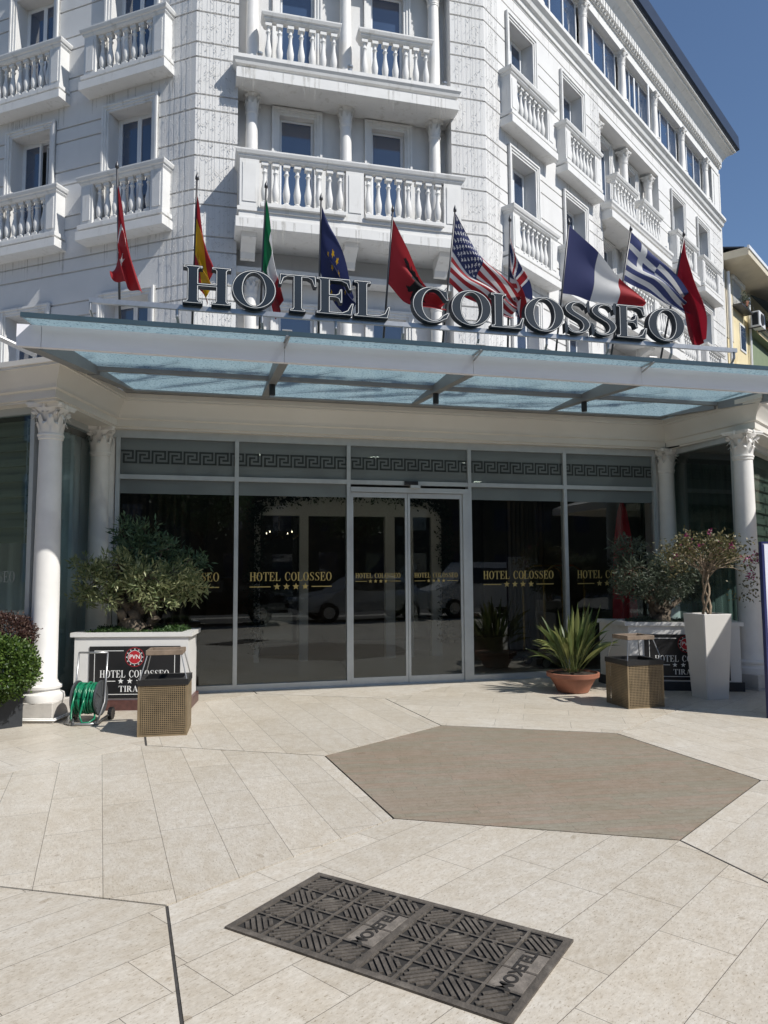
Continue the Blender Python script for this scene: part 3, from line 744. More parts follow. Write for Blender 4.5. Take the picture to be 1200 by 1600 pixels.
# ---- curtains of string lights hanging on the corner piers
def icicles(name, M, xs, z0, z1, label, group='curtains of string lights on the hotel front'):
    b = BM(); rng = random.Random(hash(name+str(xs[0])) % 1000 if False else int(abs(xs[0]*100))+len(xs))
    for x in xs:
        x += rng.uniform(-.02, .02); z = z1+rng.uniform(-.1, .1); pts = []
        while z > z0+rng.uniform(0, .4):
            pts.append((x+rng.uniform(-.002, .002), -.02+rng.uniform(-.004, .004), z)); z -= rng.uniform(.25, .45)
        tube(b, pts, .0022, 3, cap=False)
        for p0, p1 in zip(pts, pts[1:]):
            for _ in range(rng.choice((1, 2, 2, 3))):
                t = rng.random(); q = Vector(p0).lerp(Vector(p1), t)
                dr = Vector((rng.choice((-1, -1, 1))*rng.uniform(.02, .05), rng.uniform(-.02, .0), rng.uniform(-.06, -.01)))
                tube(b, [q, q+dr*.8], .0032, 3, cap=False)
                lathe(b, [(.004, -.006), (.007, 0), (.003, .008)], 4, Matrix.Translation(q+dr*.8))
    root = empty(name, FM, label, 'string lights', group)
    finish('wire', b, M_WIRE, root, M)
icicles('string_light_curtain', MF, [-2.19+.066*i for i in range(11)], 4.6, 14.0, 'dense curtain of thin string lights hanging down the left pier of the corner bay')
icicles('string_light_curtain', MF, [2.82+.075*i for i in range(8)], 4.6, 14.0, 'curtain of thin string lights hanging down the right pier behind the American flag')
icicles('string_light_curtain', ML, [-.62+.13*i for i in range(5)], 5.0, 14.0, 'sparse string lights on the shaded side of the left pier beside the balconies')
icicles('string_light_curtain', MR, [.06+.085*i for i in range(6)], 4.8, 14.0, 'curtain of string lights on the sunlit wing between the corner and the first balconies')
icicles('string_light_curtain', MR, [4.98+.07*i for i in range(7)], 7.0, 13.9, 'string lights on the sunlit wing beside the deep recess with small balconies')
icicles('string_light_curtain', MR, [14.9+.16*i for i in range(6)], 7.0, 13.9, 'string lights at the far end of the sunlit wing')

def stains(name, M, x0, x1, zt, n, seed, y=-.0015):
    rng = random.Random(seed); b = BM()
    for _ in range(n):
        x = rng.uniform(x0, x1); w_ = rng.uniform(.012, .05); L = rng.uniform(.10, .55); m = 6
        L_ = [b.verts.new((x-w_*(1-(i/m)**2)*.5+rng.uniform(-.003, .003), y, zt-L*i/m)) for i in range(m)]; R_ = [b.verts.new((x+w_*(1-(i/m)**2)*.5+rng.uniform(-.003, .003), y, zt-L*i/m)) for i in range(m)]; tip = b.verts.new((x, y, zt-L))
        for i in range(m-1): b.faces.new((L_[i], R_[i], R_[i+1], L_[i+1]))
        b.faces.new((L_[-1], R_[-1], tip))
    tag(finish(name, b, M_STAIN, hotel, M), kind='stuff')
for x in LX[:2]:
    for z in (7.82, 10.80): stains('rain_stain', ML, x-.95, x+.95, z, 16, int(z*10+x*7))
for x in RXW:
    for z in (7.82, 10.80): stains('rain_stain', MR, x-.9, x+1.0, z, 14, int(z*10+x*7))
stains('rain_stain', MF, -1.5, 2.7, 7.80, 26, 3, -.602); stains('rain_stain', MF, -1.5, 2.7, 10.795, 26, 4, -.3025)
stains('rain_stain', MR, .2, 15.8, 14.04, 60, 5); stains('rain_stain', MF, -2.2, -1.5, 14.04, 6, 6); stains('rain_stain', MF, 2.75, 3.4, 14.04, 6, 8)
# ================================================================== ENTRANCE PAVILION (glazed ground floor)
pav = empty('entrance_pavilion', FM, 'glazed hotel entrance front with white columns and cream cornice under the canopy', 'entrance')
oL, iL, iR, oR = Vector((-3.62, -1.66)), Vector((-3.14, -.12)), Vector((5.12, -.12)), Vector((5.32, -1.82))
dl = Vector((-cos(rad(34.36)), sin(rad(34.36)))); dr = Vector((cos(rad(35.24)), sin(rad(35.24))))
epath = [tuple(oL+dl*9), tuple(oL), tuple(iL), tuple(iR), tuple(oR), tuple(oR+dr*9)]
e = BM()
sweep(e, epath, [(-.34, 3.50), (.0, 3.50), (.0, 3.525), (.018, 3.53), (.018, 3.62), (.045, 3.635), (.045, 3.665), (.055, 3.69), (.09, 3.76), (.15, 3.845), (.165, 3.85), (.165, 3.875), (.18, 3.88), (.18, 3.94), (-.34, 3.94)])
finish('cornice', e, M_CREAM, pav, auto=30)
rf = BM(); poly(rf, [epath[0], epath[1], (-3.1, -.1), (5.1, -.1), epath[4], epath[5], (12, 9), (-11, 9)], 3.941, 3.952); finish('roof', rf, M_CONC, pav)
# main glazing
MU = [-3.12, -1.57, 0.0, 1.83, 3.39, 4.95]
f = BM()
for i, u in enumerate(MU): box(f, u-.0275, u+.0275, -.035, .08, .0, 3.42)
box(f, -3.2, 5.05, -.03, .08, 3.401, 3.499)
for a, b_ in zip(MU, MU[1:]):
    box(f, a+.028, b_-.028, -.034, .075, 2.845, 2.905)
    if a != 0: box(f, a+.028, b_-.028, -.033, .075, .001, .085)
finish('glazing_frame', f, M_ALU, pav)
for a, b_ in zip(MU, MU[1:]):
    q = BM(); box(q, a+.028, b_-.028, .012, .022, 2.906, 3.40); finish('pane', q, M_SHOP, pav)
    fr = BM(); box(fr, a+.028, b_-.028, .004, .008, 2.906, 3.40); fo = finish('frosted_film', fr, M_FROST, pav)
    # meander band
    k = BM(); per = .2075; zb, hh, lw = 3.06, .18, .025; x = math.ceil((a+.04)/per)*per - per
    segs = [((0, 0), (0, 1)), ((0, 1), (.80, 1)), ((.80, 1), (.80, .36)), ((.80, .36), (.50, .36)), ((.24, 0), (1, 0)), ((.24, 0), (.24, .68)), ((.24, .68), (.54, .68))]
    while x < b_:
        for (xa, za), (xb, zb2) in segs:
            x0, x1 = x+min(xa, xb)*per*.98, x+max(xa, xb)*per*.98+lw
            x0, x1 = max(x0, a+.03), min(x1, b_-.03)
            if x1 > x0: box(k, x0, x1, -.0005, .003, zb+min(za, zb2)*(hh-lw), zb+max(za, zb2)*(hh-lw)+lw)
        x += per
    finish('meander_pattern', k, M_FRET, fo)
    if a != 0:
        q = BM(); box(q, a+.028, b_-.028, .012, .022, .086, 2.844); finish('pane', q, M_SHOP, pav)
        fr = BM(); box(fr, a+.028, b_-.028, .004, .008, 2.655, 2.844); finish('frosted_film', fr, M_FROST, pav)
# sliding door
dh = BM(); box(dh, .029, 1.80, -.05, .07, 2.735, 2.805); box(dh, 1.715, 1.80, -.045, .07, .0, 2.734); box(dh, .9, 1.05, -.10, -.051, 2.80, 2.843); finish('door_header', dh, M_ALU, pav)
sn = BM(); box(sn, .82, 1.02, -.075, -.036, 2.848, 2.90); finish('door_sensor', sn, M_BLACK, pav)
for x0, x1 in ((.032, .868), (.874, 1.712)):
    d = BM(); y0, y1 = -.02, .015
    box(d, x0, x0+.035, y0, y1, .012, 2.73); box(d, x1-.035, x1, y0, y1, .012, 2.73)
    box(d, x0+.035, x1-.035, y0, y1, .012, .11); box(d, x0+.035, x1-.035, y0, y1, 2.66, 2.73)
    do = finish('sliding_door', d, M_ALU, pav)
    q = BM(); box(q, x0+.035, x1-.035, -.006, .003, .11, 2.66); finish('pane', q, M_SHOP, do)
th = BM(); box(th, -3.2, 5.05, -.06, .14, .0005, .012); finish('threshold', th, M_ALU, pav)
# gold window lettering
def decal(cx, z, wd, par, y=-.004+.012, m=M_GOLD):
    h = wd*.105; root = curve_obj('window_lettering', text_loops("HOTEL COLOSSEO", h, wd), .0, m, par, T(cx, y, z) @ VERT)
    st_ = [star(-.075*wd*1.5+i*.075*wd*1.0, -h*.62, h*.33) for i in range(4)]
    st_ = [star((i-1.5)*.115*wd, -h*.66, h*.42) for i in range(4)]
    ln = [[(-wd/2, -h*.72), (-.25*wd, -h*.72), (-.25*wd, -h*.62), (-wd/2, -h*.62)], [(.25*wd, -h*.72), (wd/2, -h*.72), (wd/2, -h*.62), (.25*wd, -h*.62)]]
    curve_obj('stars_and_rule', st_+ln, .0, m, root, None)
for cx, wd, z, y in ((-2.36, 1.14, 1.475, .009), (-.81, 1.14, 1.475, .009), (.43, .66, 1.505, -.010), (1.30, .66, 1.505, -.010), (2.61, 1.14, 1.475, .009), (4.15, 1.14, 1.475, .009)):
    decal(cx, z, wd, pav, y)
# piers and inner columns
for x0, x1, y0, y1 in ((-3.36, -3.16, -.005, .3), (4.98, 5.26, .02, .3)):
    b = BM(); box(b, x0, x1, y0, y1, 0, 3.499); finish('pier', b, M_ALU if False else M_STONECOL, pav)
column(.135, .22, 3.16, 3.50, T(-3.34, -.06, 0), pav)
column(.135, .22, 3.16, 3.50, T(5.15, -.06, 0), pav)
CLp, CRp = Vector((-3.71, -1.34)), Vector((5.25, -1.66))
for c_, ang in ((CLp, -16), (CRp, 17)):
    cc = column(.142, .20, 3.14, 3.50, T(c_.x, c_.y, 0) @ RZ(ang), pav)
    b = BM(); box(b, -.215, .215, -.215, .215, .025, .205, bev=.006); finish('plinth', b, M_MARBLEB, cc)
    b = BM(); box(b, -.235, .235, -.235, .235, .0005, .024); finish('plinth_base', b, M_MARBLEB, cc)
for c_ in ((-3.34, -.06), (5.15, -.06)):
    b = BM(); box(b, c_[0]-.19, c_[0]+.19, c_[1]-.17, c_[1]+.06, .0006, .219, bev=.005); finish('plinth', b, M_MARBLEB, pav)
# side glazing between the columns and the long outer shopfronts
def side_glass(p0, p1, nposts, ztr=None, zt=3.42):
    p0, p1 = Vector(p0), Vector(p1); L = (p1-p0).length; a = math.degrees(math.atan2(p1.y-p0.y, p1.x-p0.x)); M = T(p0.x, p0.y) @ RZ(a)
    f = BM()
    for i in range(nposts+1):
        x = L*i/nposts; box(f, x-.03, x+.03, -.03, .05, 0, zt-.001)
    box(f, -.03, L+.03, -.028, .05, zt, zt+.079); box(f, .031, L-.031, -.027, .05, .001, .09)
    if ztr: box(f, .031, L-.031, -.026, .05, ztr, ztr+.05)
    fo = finish('side_glazing', f, M_ALU, pav, M)
    q = BM(); box(q, .031, L-.031, .005, .015, .09, zt); finish('pane', q, M_SHOPD, fo)
    return M
side_glass((-3.76, -1.12), (-3.42, .02), 1); side_glass((5.24, .02), (5.30, -1.42), 1)
oLg = oL+Vector((-.28, .40)); oRg = oR+Vector((.26, .55))
ML2 = side_glass(tuple(oLg+dl*6.6), tuple(oLg), 4); MR2 = side_glass(tuple(oRg), tuple(oRg+dr*6.6), 4)
for Mx, L_, nm in ((ML2, 6.5, 'blind'), (MR2, 6.5, 'blind')):
    b = BM()
    for k in range(16): box(b, .05, L_, .12+.03*(k % 2), .15+.03*(k % 2), 1.95+k*.09, 2.039+k*.09)
    finish(nm, b, M_BLIND, pav, Mx)
lt = curve_obj('window_lettering', text_loops("HOTEL COLOSSEO", .125, 1.2), 0, M_GREYLET, pav, ML2 @ T(5.78, .0, 1.50) @ VERT)
# ================================================================== LOBBY behind the glass
lob = BM(); box(lob, -9, 12, .165, 8.5, -.0075, .0)
tag(finish('lobby_floor', lob, M_MARBI, None, FM), kind='structure')
lb = empty('lobby_interior', FM, 'dark brown panelled lobby walls and ceiling seen behind the entrance glass', 'lobby')
b = BM(); box(b, -8.5, 11.5, 6.6, 6.7, 0, 3.6); box(b, -8.6, -8.5, 2, 6.6, 0, 3.6); box(b, 11.5, 11.6, 2, 6.6, 0, 3.6); finish('wall', b, M_BROWNW, lb)
b = BM(); poly(b, [(-8.6, 4.0), (-3.9, -1.0), (-3.1, .15), (5.05, .15), (5.3, -1.2), (11.6, 3.2), (11.6, 6.7), (-8.6, 6.7)], 3.505, 3.6); finish('ceiling', b, M_DARK, lb)
b = BM()
for x in (-6.5, -5.2, -2.9, -1.9, 3.3, 4.6, 6.2): box(b, x, x+.25, 6.42, 6.599, 0, 3.5)
finish('pilaster', b, M_BROWNW, lb)
for x0, x1, yy in ((-3.08, -2.2, .9), (3.25, 3.9, 1.9), (5.4, 6.3, 1.2)):
    b = BM(); n = 26; prev = None
    for i in range(n+1):
        x = x0+(x1-x0)*i/n; y = yy+.05*sin(i*1.9)+.02*sin(i*4.3)
        cur = [b.verts.new((x, y, .05)), b.verts.new((x, y, 3.4))]
        if prev: b.faces.new((prev[0], cur[0], cur[1], prev[1]))
        prev = cur
    finish('curtain', b, M_BROWNW, lb, smooth=True)
b = BM(); n = 34; prev = None
for i in range(n+1):
    t = i/n; x = -4.02+.44*t+.035*sin(i*1.7); y = -1.05+1.25*t
    cur = [b.verts.new((x, y, .05)), b.verts.new((x, y, 3.4))]
    if prev: b.faces.new((prev[0], cur[0], cur[1], prev[1]))
    prev = cur
finish('curtain', b, M_CURT, lb, smooth=True)
b = BM(); n = 40; prev = None
for i in range(n+1):
    t = i/n; x = -5.4+2.02*t; y = .42+.04*sin(i*1.9)
    cur = [b.verts.new((x, y, .05)), b.verts.new((x, y, 3.4))]
    if prev: b.faces.new((prev[0], cur[0], cur[1], prev[1]))
    prev = cur
finish('curtain', b, M_CURT, lb, smooth=True)
b = BM(); prev = None
for i in range(n+1):
    t = i/n; x = 5.42+2.0*t; y = .55+.05*sin(i*1.9)
    cur = [b.verts.new((x, y, .05)), b.verts.new((x, y, 3.4))]
    if prev: b.faces.new((prev[0], cur[0], cur[1], prev[1]))
    prev = cur
finish('curtain', b, M_BAYSHEET, lb, smooth=True)  # added green sheet imitating the bay's reflected tone, not a curtain
# white inner portal with garland
po = empty('inner_portal', FM @ T(.7, 3.1), 'white arched inner doorway with a leafy garland seen through the entrance glass', 'doorway')
b = BM(); zt = 2.62
for x0, x1 in ((-1.80, -1.70), (-.99, -.83), (.62, .80), (1.06, 1.16), (1.52, 1.72)): box(b, x0, x1, 0, .12, 0, zt)
arcp = [(-1.80, zt)]+[(x/10*1.76-.04, zt+.16+.26*math.sqrt(max(0, 1-(x/10.5)**2))) for x in range(-10, 11)]+[(1.72, zt)]
vs0 = [b.verts.new((x, 0, z)) for x, z in arcp]; vs1 = [b.verts.new((x, .12, z)) for x, z in arcp]
b.faces.new(vs0); b.faces.new(vs1[::-1])
for i in range(len(arcp)): b.faces.new((vs0[i], vs0[(i+1) % len(arcp)], vs1[(i+1) % len(arcp)], vs1[i]))
finish('portal_frame', b, M_PORTAL, po)
b = BM(); box(b, -1.70, -.99, .05, .06, .1, zt); box(b, .80, 1.06, .05, .06, .1, zt); box(b, 1.16, 1.52, .05, .06, .1, zt); finish('pane', b, M_SHOP, po)
# ---- leaf helpers
def leaf_cloud(bm, n, pos, ln, wd, rng, up=.3, curl=.25, out=None):
    for _ in range(n):
        p = pos(rng)
        d = Vector((rng.gauss(0, 1), rng.gauss(0, 1), rng.gauss(up, 1)))
        if out is not None: d += (p-out).normalized()*1.1
        d.normalize(); s = d.cross(Vector((rng.gauss(0, 1), rng.gauss(0, 1), rng.gauss(0, 1)))).normalized()
        L = ln*rng.uniform(.6, 1.25); w_ = wd*rng.uniform(.7, 1.2); nrm = d.cross(s)
        m = p+d*L*.5-nrm*L*curl*.3
        v = [bm.verts.new(q) for q in (p, m+s*w_*.5, p+d*L-nrm*L*curl, m-s*w_*.5)]
        bm.faces.new(v)
rg = random.Random(3)
b = BM()
for _ in range(900):
    t = rg.random(); side = rg.choice((-1, 1))
    if rg.random() < .6: p = Vector((side*1.80+rg.gauss(0, .06), -.04, rg.uniform(.3, 2.7)))
    else:
        a = rg.uniform(0, pi); p = Vector((1.82*cos(a), -.04, 2.66+.36*sin(a)+rg.gauss(0, .05)))
    leaf_cloud(b, 5, lambda r_: p+Vector((r_.gauss(0, .05), r_.gauss(0, .03), r_.gauss(0, .05))), .07, .035, rg)
finish('garland', b, M_GARL, po)
# chandelier
m_, nt_, bb_ = new_mat('lamp_bulb_glow'); bb_.inputs['Emission Color'].default_value = (1, .85, .6, 1); bb_.inputs['Emission Strength'].default_value = 6
M_FILLGLOW, nt_2, bb_2 = new_mat('lobby_fill_glow'); bb_2.inputs['Emission Color'].default_value = (1, .9, .75, 1); bb_2.inputs['Emission Strength'].default_value = 25
ch = empty('chandelier', FM @ T(-.45, 5.2, 2.35), 'small glinting chandelier hanging in the dark lobby', 'chandelier')
b = BM(); tube(b, [(0, 0, 0), (0, 0, 1.1)], .012, 6)
for i in range(6): tube(b, [(0, 0, 0), (.3*cos(i*pi/3), .3*sin(i*pi/3), -.08), (.45*cos(i*pi/3), .45*sin(i*pi/3), .05)], .01, 5)
finish('arm', b, M_BRASS, ch)
for i in range(6):
    b = BM(); lathe(b, [(.005, 0), (.012, .015), (.008, .03), (.002, .045)], 8, T(.45*cos(i*pi/3), .45*sin(i*pi/3), .05)); finish('bulb', b, m_, ch)
for x, y in ((-1.2, 1.5), (.7, 1.4), (2.4, 1.6), (-.6, 4.6), (3.6, 4.2), (-3.2, 4.0)):  # lamps added to brighten the lobby, hidden behind the frosted band
    cl = empty('added_lobby_fill_lamp', FM @ T(x, y, 3.47), 'small round lamp added under the lobby ceiling as unseen fill light', 'lamp', 'added fill lamps under the lobby ceiling'); b = BM(); lathe(b, [(.10, 0), (.11, .03)], 20); finish('fill_lamp_ring', b, M_ALU, cl)
    b = BM(); lathe(b, [(.085, -.004), (.085, -.001)], 20); finish('diffuser', b, M_FILLGLOW, cl)
# folded red parasol inside
um = empty('folded_parasol', FM @ T(4.64, .42), 'closed red parasol standing upright behind the right pane of the entrance', 'parasol')
b = BM(); n = 16
for k in range(2): pass
prof = [(.17, .35), (.155, .9), (.14, 1.5), (.11, 2.1), (.06, 2.55), (.015, 2.72)]
rings = []
for r_, z in prof: rings.append([b.verts.new((r_*(1+.28*cos(i*pi))*cos(2*pi*i/n), r_*(1+.28*cos(i*pi))*sin(2*pi*i/n), z)) for i in range(n)])
for A_, B_ in zip(rings, rings[1:]):
    for i in range(n): b.faces.new((A_[i], A_[(i+1) % n], B_[(i+1) % n], B_[i]))
finish('canopy', b, M_UMB, um)
b = BM(); tube(b, [(0, 0, 0), (0, 0, 2.78)], .022, 8); lathe(b, [(.25, 0), (.25, .05), (.05, .09)], 20); finish('pole', b, M_DKPIPE, um)
# luggage trolley
tr = empty('luggage_trolley', FM @ T(3.75, 1.15) @ RZ(12), 'brass luggage trolley with arched rails behind the glass right of the door', 'trolley')
b = BM()
for y in (-.28, .28):
    tube(b, [(-.42, y, .25), (-.42, y, 1.45), (-.36, y, 1.6), (-.2, y, 1.68), (.2, y, 1.68), (.36, y, 1.6), (.42, y, 1.45), (.42, y, .25)], .016, 8)
tube(b, [(0, -.28, 1.68), (0, .28, 1.68)], .014, 8); finish('rail', b, M_BRASS, tr)
b = BM(); box(b, -.47, .47, -.32, .32, .2, .26, bev=.02); finish('platform', b, M_BROWNW, tr)
for x in (-.38, .38):
    for y in (-.24, .24):
        b = BM(); lathe(b, [(.08, -.02), (.08, .02)], 16, T(x, y, .1) @ Matrix.Rotation(pi/2, 4, 'X')); finish('wheel', b, M_BLACK, tr)
# ================================================================== CANOPY
SL = -.077
def cz(v): return 3.772+(2.75-v)*(-SL)
MC = FM
cn = empty('entrance_canopy', MC, 'flat steel and speckled blue glass canopy over the hotel entrance', 'canopy')
def slab(bm, pts, h0, h1):
    """prism following the canopy slope; pts in (u, v)"""
    a = [bm.verts.new((u, -v, cz(v)+h0)) for u, v in pts]; b2 = [bm.verts.new((u, -v, cz(v)+h1)) for u, v in pts]
    n = len(pts); bm.faces.new(a); bm.faces.new(b2[::-1])
    for i in range(n): bm.faces.new((a[i], a[(i+1) % n], b2[(i+1) % n], b2[i]))
def gz_(v): return 3.987-.010*(2.75-v)
def slab2(bm, pts, lo, hi):
    a = [bm.verts.new((u, -v, lo(v))) for u, v in pts]; b2 = [bm.verts.new((u, -v, hi(v))) for u, v in pts]
    n = len(pts); bm.faces.new(a); bm.faces.new(b2[::-1])
    for i in range(n): bm.faces.new((a[i], a[(i+1) % n], b2[(i+1) % n], b2[i]))
UL, UR_ = -3.78, 5.52
def ledge(v): return UL+(2.75-v)*(-3.03-UL)/2.35
def redge(v): return UR_-(2.75-v)*(UR_-4.95)/2.35
joints = [-1.22, .87, 2.98, 5.06]
xs = [UL+.22]+joints
f0 = BM(); slab(f0, [(UL, 2.75), (UL+.217, 2.75), (UL+.217, 2.67), (ledge(2.67), 2.67)], 0, .215); finish('fascia', f0, M_ALUP, cn)
for a, b_ in zip(xs, joints+[UR_]):
    if a >= UR_: break
for a, b_ in zip([UL+.22]+joints, joints+[UR_]):
    f = BM(); slab(f, [(a+.0015, 2.75), (b_-.0015, 2.75), (b_-.0015, 2.67), (a+.0015, 2.67)], 0, .215); finish('fascia', f, M_ALUP, cn)
f = BM()
top = lambda v: gz_(v)-.001
slab2(f, [(ledge(1.43), 1.43), (redge(1.43), 1.43), (redge(1.37), 1.37), (ledge(1.37), 1.37)], lambda v: 3.925, top)
slab2(f, [(ledge(.44), .44), (redge(.44), .44), (redge(.34), .18), (ledge(.34), .18)], lambda v: 3.944, top)
for u in joints[:3]:
    for v0, v1 in ((.441, 1.369), (1.431, 2.668)): slab2(f, [(u-.05, v1), (u+.05, v1), (u+.05, v0), (u-.05, v0)], lambda v: cz(v)+.002*(v > 1), top)
    slab2(f, [(u-.05, 1.431), (u+.05, 1.431), (u+.05, 1.369), (u-.05, 1.369)], cz, lambda v: 3.924)
for e_, s in ((ledge, 1), (redge, -1)):
    for v0, v1 in ((.441, 1.369), (1.431, 2.668)): slab2(f, [(e_(v1), v1), (e_(v1)+s*.14, v1), (e_(v0)+s*.14, v0), (e_(v0), v0)], lambda v: cz(v)+.001, top)
finish('beam', f, M_STEEL, cn)
gx = [UL+.08]+joints+[UR_+.05]
for a, b_ in zip(gx, gx[1:]):
    q = BM(); fa = max(a+.001, UL+.08); fb = b_-.001
    ba = max(a+.001, ledge(.34)) if a < -2 else a+.001; bb2 = min(fb, redge(.34)) if b_ > 5.2 else fb
    slab2(q, [(fa, 2.97), (fb, 2.97), (bb2, .20), (ba, .20)], gz_, lambda v: gz_(v)+.022); fo = finish('glass_panel', q, M_FRIT, cn)
    q = BM(); slab2(q, [(fa, 2.99), (fb, 2.99), (fb, 2.9705), (fa, 2.9705)], lambda v: gz_(v)-.01, lambda v: gz_(v)+.038); finish('glass_edge', q, M_GEDGE, fo)
for u in joints[:3]:
    q = BM(); box(q, u-.012, u+.012, -2.99, -2.75, 0, .01); bmesh.ops.transform(q, matrix=T(0, 0, gz_(2.8)-.012), verts=q.verts)
    tube(q, [(u-.05, -2.98, gz_(2.97)+.045), (u+.05, -2.98, gz_(2.97)+.045)], .012, 6); tube(q, [(u, -2.76, cz(2.75)+.15), (u+.03, -2.97, gz_(2.97))], .01, 6)
    finish('glass_clamp', q, M_RAILST, cn)
for i, u in enumerate(joints[:3]):
    s_r = empty('spotlight', FM @ T(u, -1.40, cz(1.4)-.135), ['black cylindrical spotlight under the canopy left of the doors', 'black cylindrical spotlight under the canopy above the sliding doors', 'black cylindrical spotlight under the canopy on the right'][i], 'spotlight', 'spotlights under the canopy')
    b = BM(); lathe(b, [(.036, 0), (.038, .01), (.038, .134)], 16); finish('housing', b, M_BLACK, s_r)
    b = BM(); lathe(b, [(.028, -.002), (.028, .004)], 12); finish('lens', b, M_PANE, s_r)
# ================================================================== SIGN
sg = empty('rooftop_sign', FM, 'large dark navy HOTEL COLOSSEO letters with white outline on the canopy rail', 'sign')
LET = [('H', -2.265, -1.752), ('O', -1.73, -1.245), ('T', -1.2, -.775), ('E', -.765, -.332), ('L', -.317, .114), ('C', .402, .859), ('O', .892, 1.403), ('L', 1.412, 1.842), ('O', 1.859, 2.389), ('S', 2.405, 2.758), ('S', 2.778, 3.132), ('E', 3.147, 3.58), ('O', 3.61, 4.147)]
HL = .425; ZL0 = 4.605; VL = 1.95
for c, a, b_ in LET:
    lo = G[c][1]; xs_ = [p[0] for l in lo for p in l]; x0, x1 = min(xs_), max(xs_)
    k = (b_-a)/(x1-x0); lp = [[((p[0]-x0)*k-(b_-a)/2, p[1]*HL) for p in l] for l in lo]
    M = T((a+b_)/2, -VL, ZL0) @ VERT
    l_ = curve_obj('letter', inset(lp, -.009), .09, M_NAVY, sg, M)
    wl = inset(lp, -.001) + inset(lp, .0085)
    curve_obj('outline', inset(lp, -.001), .004, M_WHITE, l_, T(0, 0, .0475))
    curve_obj('face', inset(lp, .0055), .004, M_NAVY, l_, T(0, 0, .0500))
b = BM(); box(b, -3.26, 5.02, -VL+.03, -VL+.075, 4.545, 4.60); finish('rail', b, M_RAILST, sg)
b = BM(); box(b, -1.75, 4.15, -VL+.0315, -VL+.055, 4.83, 4.85) if False else None; b.free()
for u in (-3.247, -2.333, -1.388, -.525, .30, 1.271, 2.196, 3.066, 4.006, 4.98):
    b = BM(); tube(b, [(u, -VL+.05, 4.55), (u, -VL+.05, 4.47), (u+.02, -VL+.16, 4.38), (u+.02, -VL+.18, gz_(VL)+.02)], .017, 8); finish('post', b, M_RAILST, sg)
# ================================================================== FLAGS
FL = [
 ([-2.989, 1.192], [-3.006, 1.9, 6.118], [[-3.0, 1.86, 5.969], [-3.071, 1.62, 5.227], [-3.078, 1.68, 4.946], [-2.724, 1.74, 4.716]]),
 ([-2.186, 1.227], [-2.138, 1.9, 6.095], [[-2.136, 1.86, 5.963], [-2.184, 1.62, 5.185], [-2.018, 1.68, 4.692], [-1.944, 1.74, 5.082]]),
 ([-1.386, 1.211], [-1.352, 1.9, 6.094], [[-1.348, 1.86, 6.021], [-1.39, 1.62, 5.223], [-1.194, 1.68, 4.589], [-1.141, 1.74, 4.806]]),
 ([-0.639, 1.218], [-0.701, 1.9, 6.024], [[-0.686, 1.86, 5.998], [-0.686, 1.62, 5.29], [-0.357, 1.68, 4.607], [-0.241, 1.74, 4.947]]),
 ([0.181, 1.206], [0.183, 1.9, 5.985], [[0.185, 1.86, 5.923], [0.169, 1.62, 5.191], [0.901, 1.68, 4.861], [0.908, 1.74, 5.014]]),
 ([0.97, 1.208], [0.986, 1.9, 6.078], [[1.0, 1.86, 6.083], [0.952, 1.62, 5.28], [1.823, 1.68, 4.843], [1.909, 1.74, 5.1]]),
 ([1.942, 1.207], [1.725, 1.9, 6.037], [[1.739, 1.86, 5.889], [1.734, 1.62, 5.352], [1.927, 1.68, 4.707], [2.121, 1.74, 4.999]]),
 ([2.599, 1.206], [2.55, 1.9, 6.088], [[2.571, 1.86, 6.092], [2.536, 1.62, 5.268], [3.738, 1.68, 5.119], [3.742, 1.74, 5.222]]),
 ([3.4, 1.215], [3.458, 1.9, 6.101], [[3.484, 1.86, 6.105], [3.459, 1.62, 5.528], [4.596, 1.68, 5.053], [4.668, 1.74, 5.156]]),
 ([4.178, 1.194], [4.269, 1.9, 6.118], [[4.299, 1.86, 6.122], [4.279, 1.62, 5.64], [4.536, 1.68, 4.632], [4.67, 1.74, 4.776]]),
]
RED, WHT, BLU, GRN, GLD, BLK = (.38, .03, .038), (.74, .74, .74), (.035, .045, .13), (.01, .16, .06), (.62, .38, .02), (.02, .018, .02)
def in_star(x, y, cx, cy, r):
    a = math.atan2(x-cx, y-cy); d = math.hypot(x-cx, y-cy)
    if d > r: return False
    a = (a+pi/5) % (2*pi/5)-pi/5
    ri = r*.40; p1 = (0, r); p2 = (ri*sin(pi/5), ri*cos(pi/5)); aa = abs(a); X, Y = d*sin(aa), d*cos(aa)
    return (p2[0]-p1[0])*(Y-p1[1])-(p2[1]-p1[1])*(X-p1[0]) <= 0 or d < ri*.8
def f_tr(s, t):
    x, y = s*1.5, t
    if math.hypot(x-.5, y-.5) < .25 and math.hypot(x-.56, y-.5) > .20: return WHT
    if in_star(y, x, .5, .82, .13): return WHT
    return RED
def f_de(s, t): return RED if t < .3 or t > .82 else GLD
def f_it(s, t): return GRN if s < .34 else WHT if s < .67 else RED
def f_eu(s, t):
    x, y = s*1.5, t
    for k in range(12):
        a = k*pi/6
        if in_star(x, -y, .75+.33*cos(a), -.5+.33*sin(a), .055): return GLD
    return BLU
EAG = [(0, .42), (.05, .46), (.10, .40), (.16, .44), (.14, .34), (.22, .40), (.30, .38), (.36, .28), (.26, .27), (.34, .20), (.24, .19), (.30, .10), (.20, .11), (.23, .0), (.14, .04), (.20, -.14), (.28, -.20), (.17, -.22), (.10, -.14), (.09, -.30), (0, -.44)]
def f_al(s, t):
    x, y = abs(s*1.4-.7), .5-t
    inside = False; n = len(EAG)
    for i in range(n):
        a, b2 = EAG[i], EAG[(i+1) % n]
        if (a[1] > y) != (b2[1] > y) and x < (b2[0]-a[0])*(y-a[1])/(b2[1]-a[1])+a[0]: inside = not inside
    return BLK if inside else RED
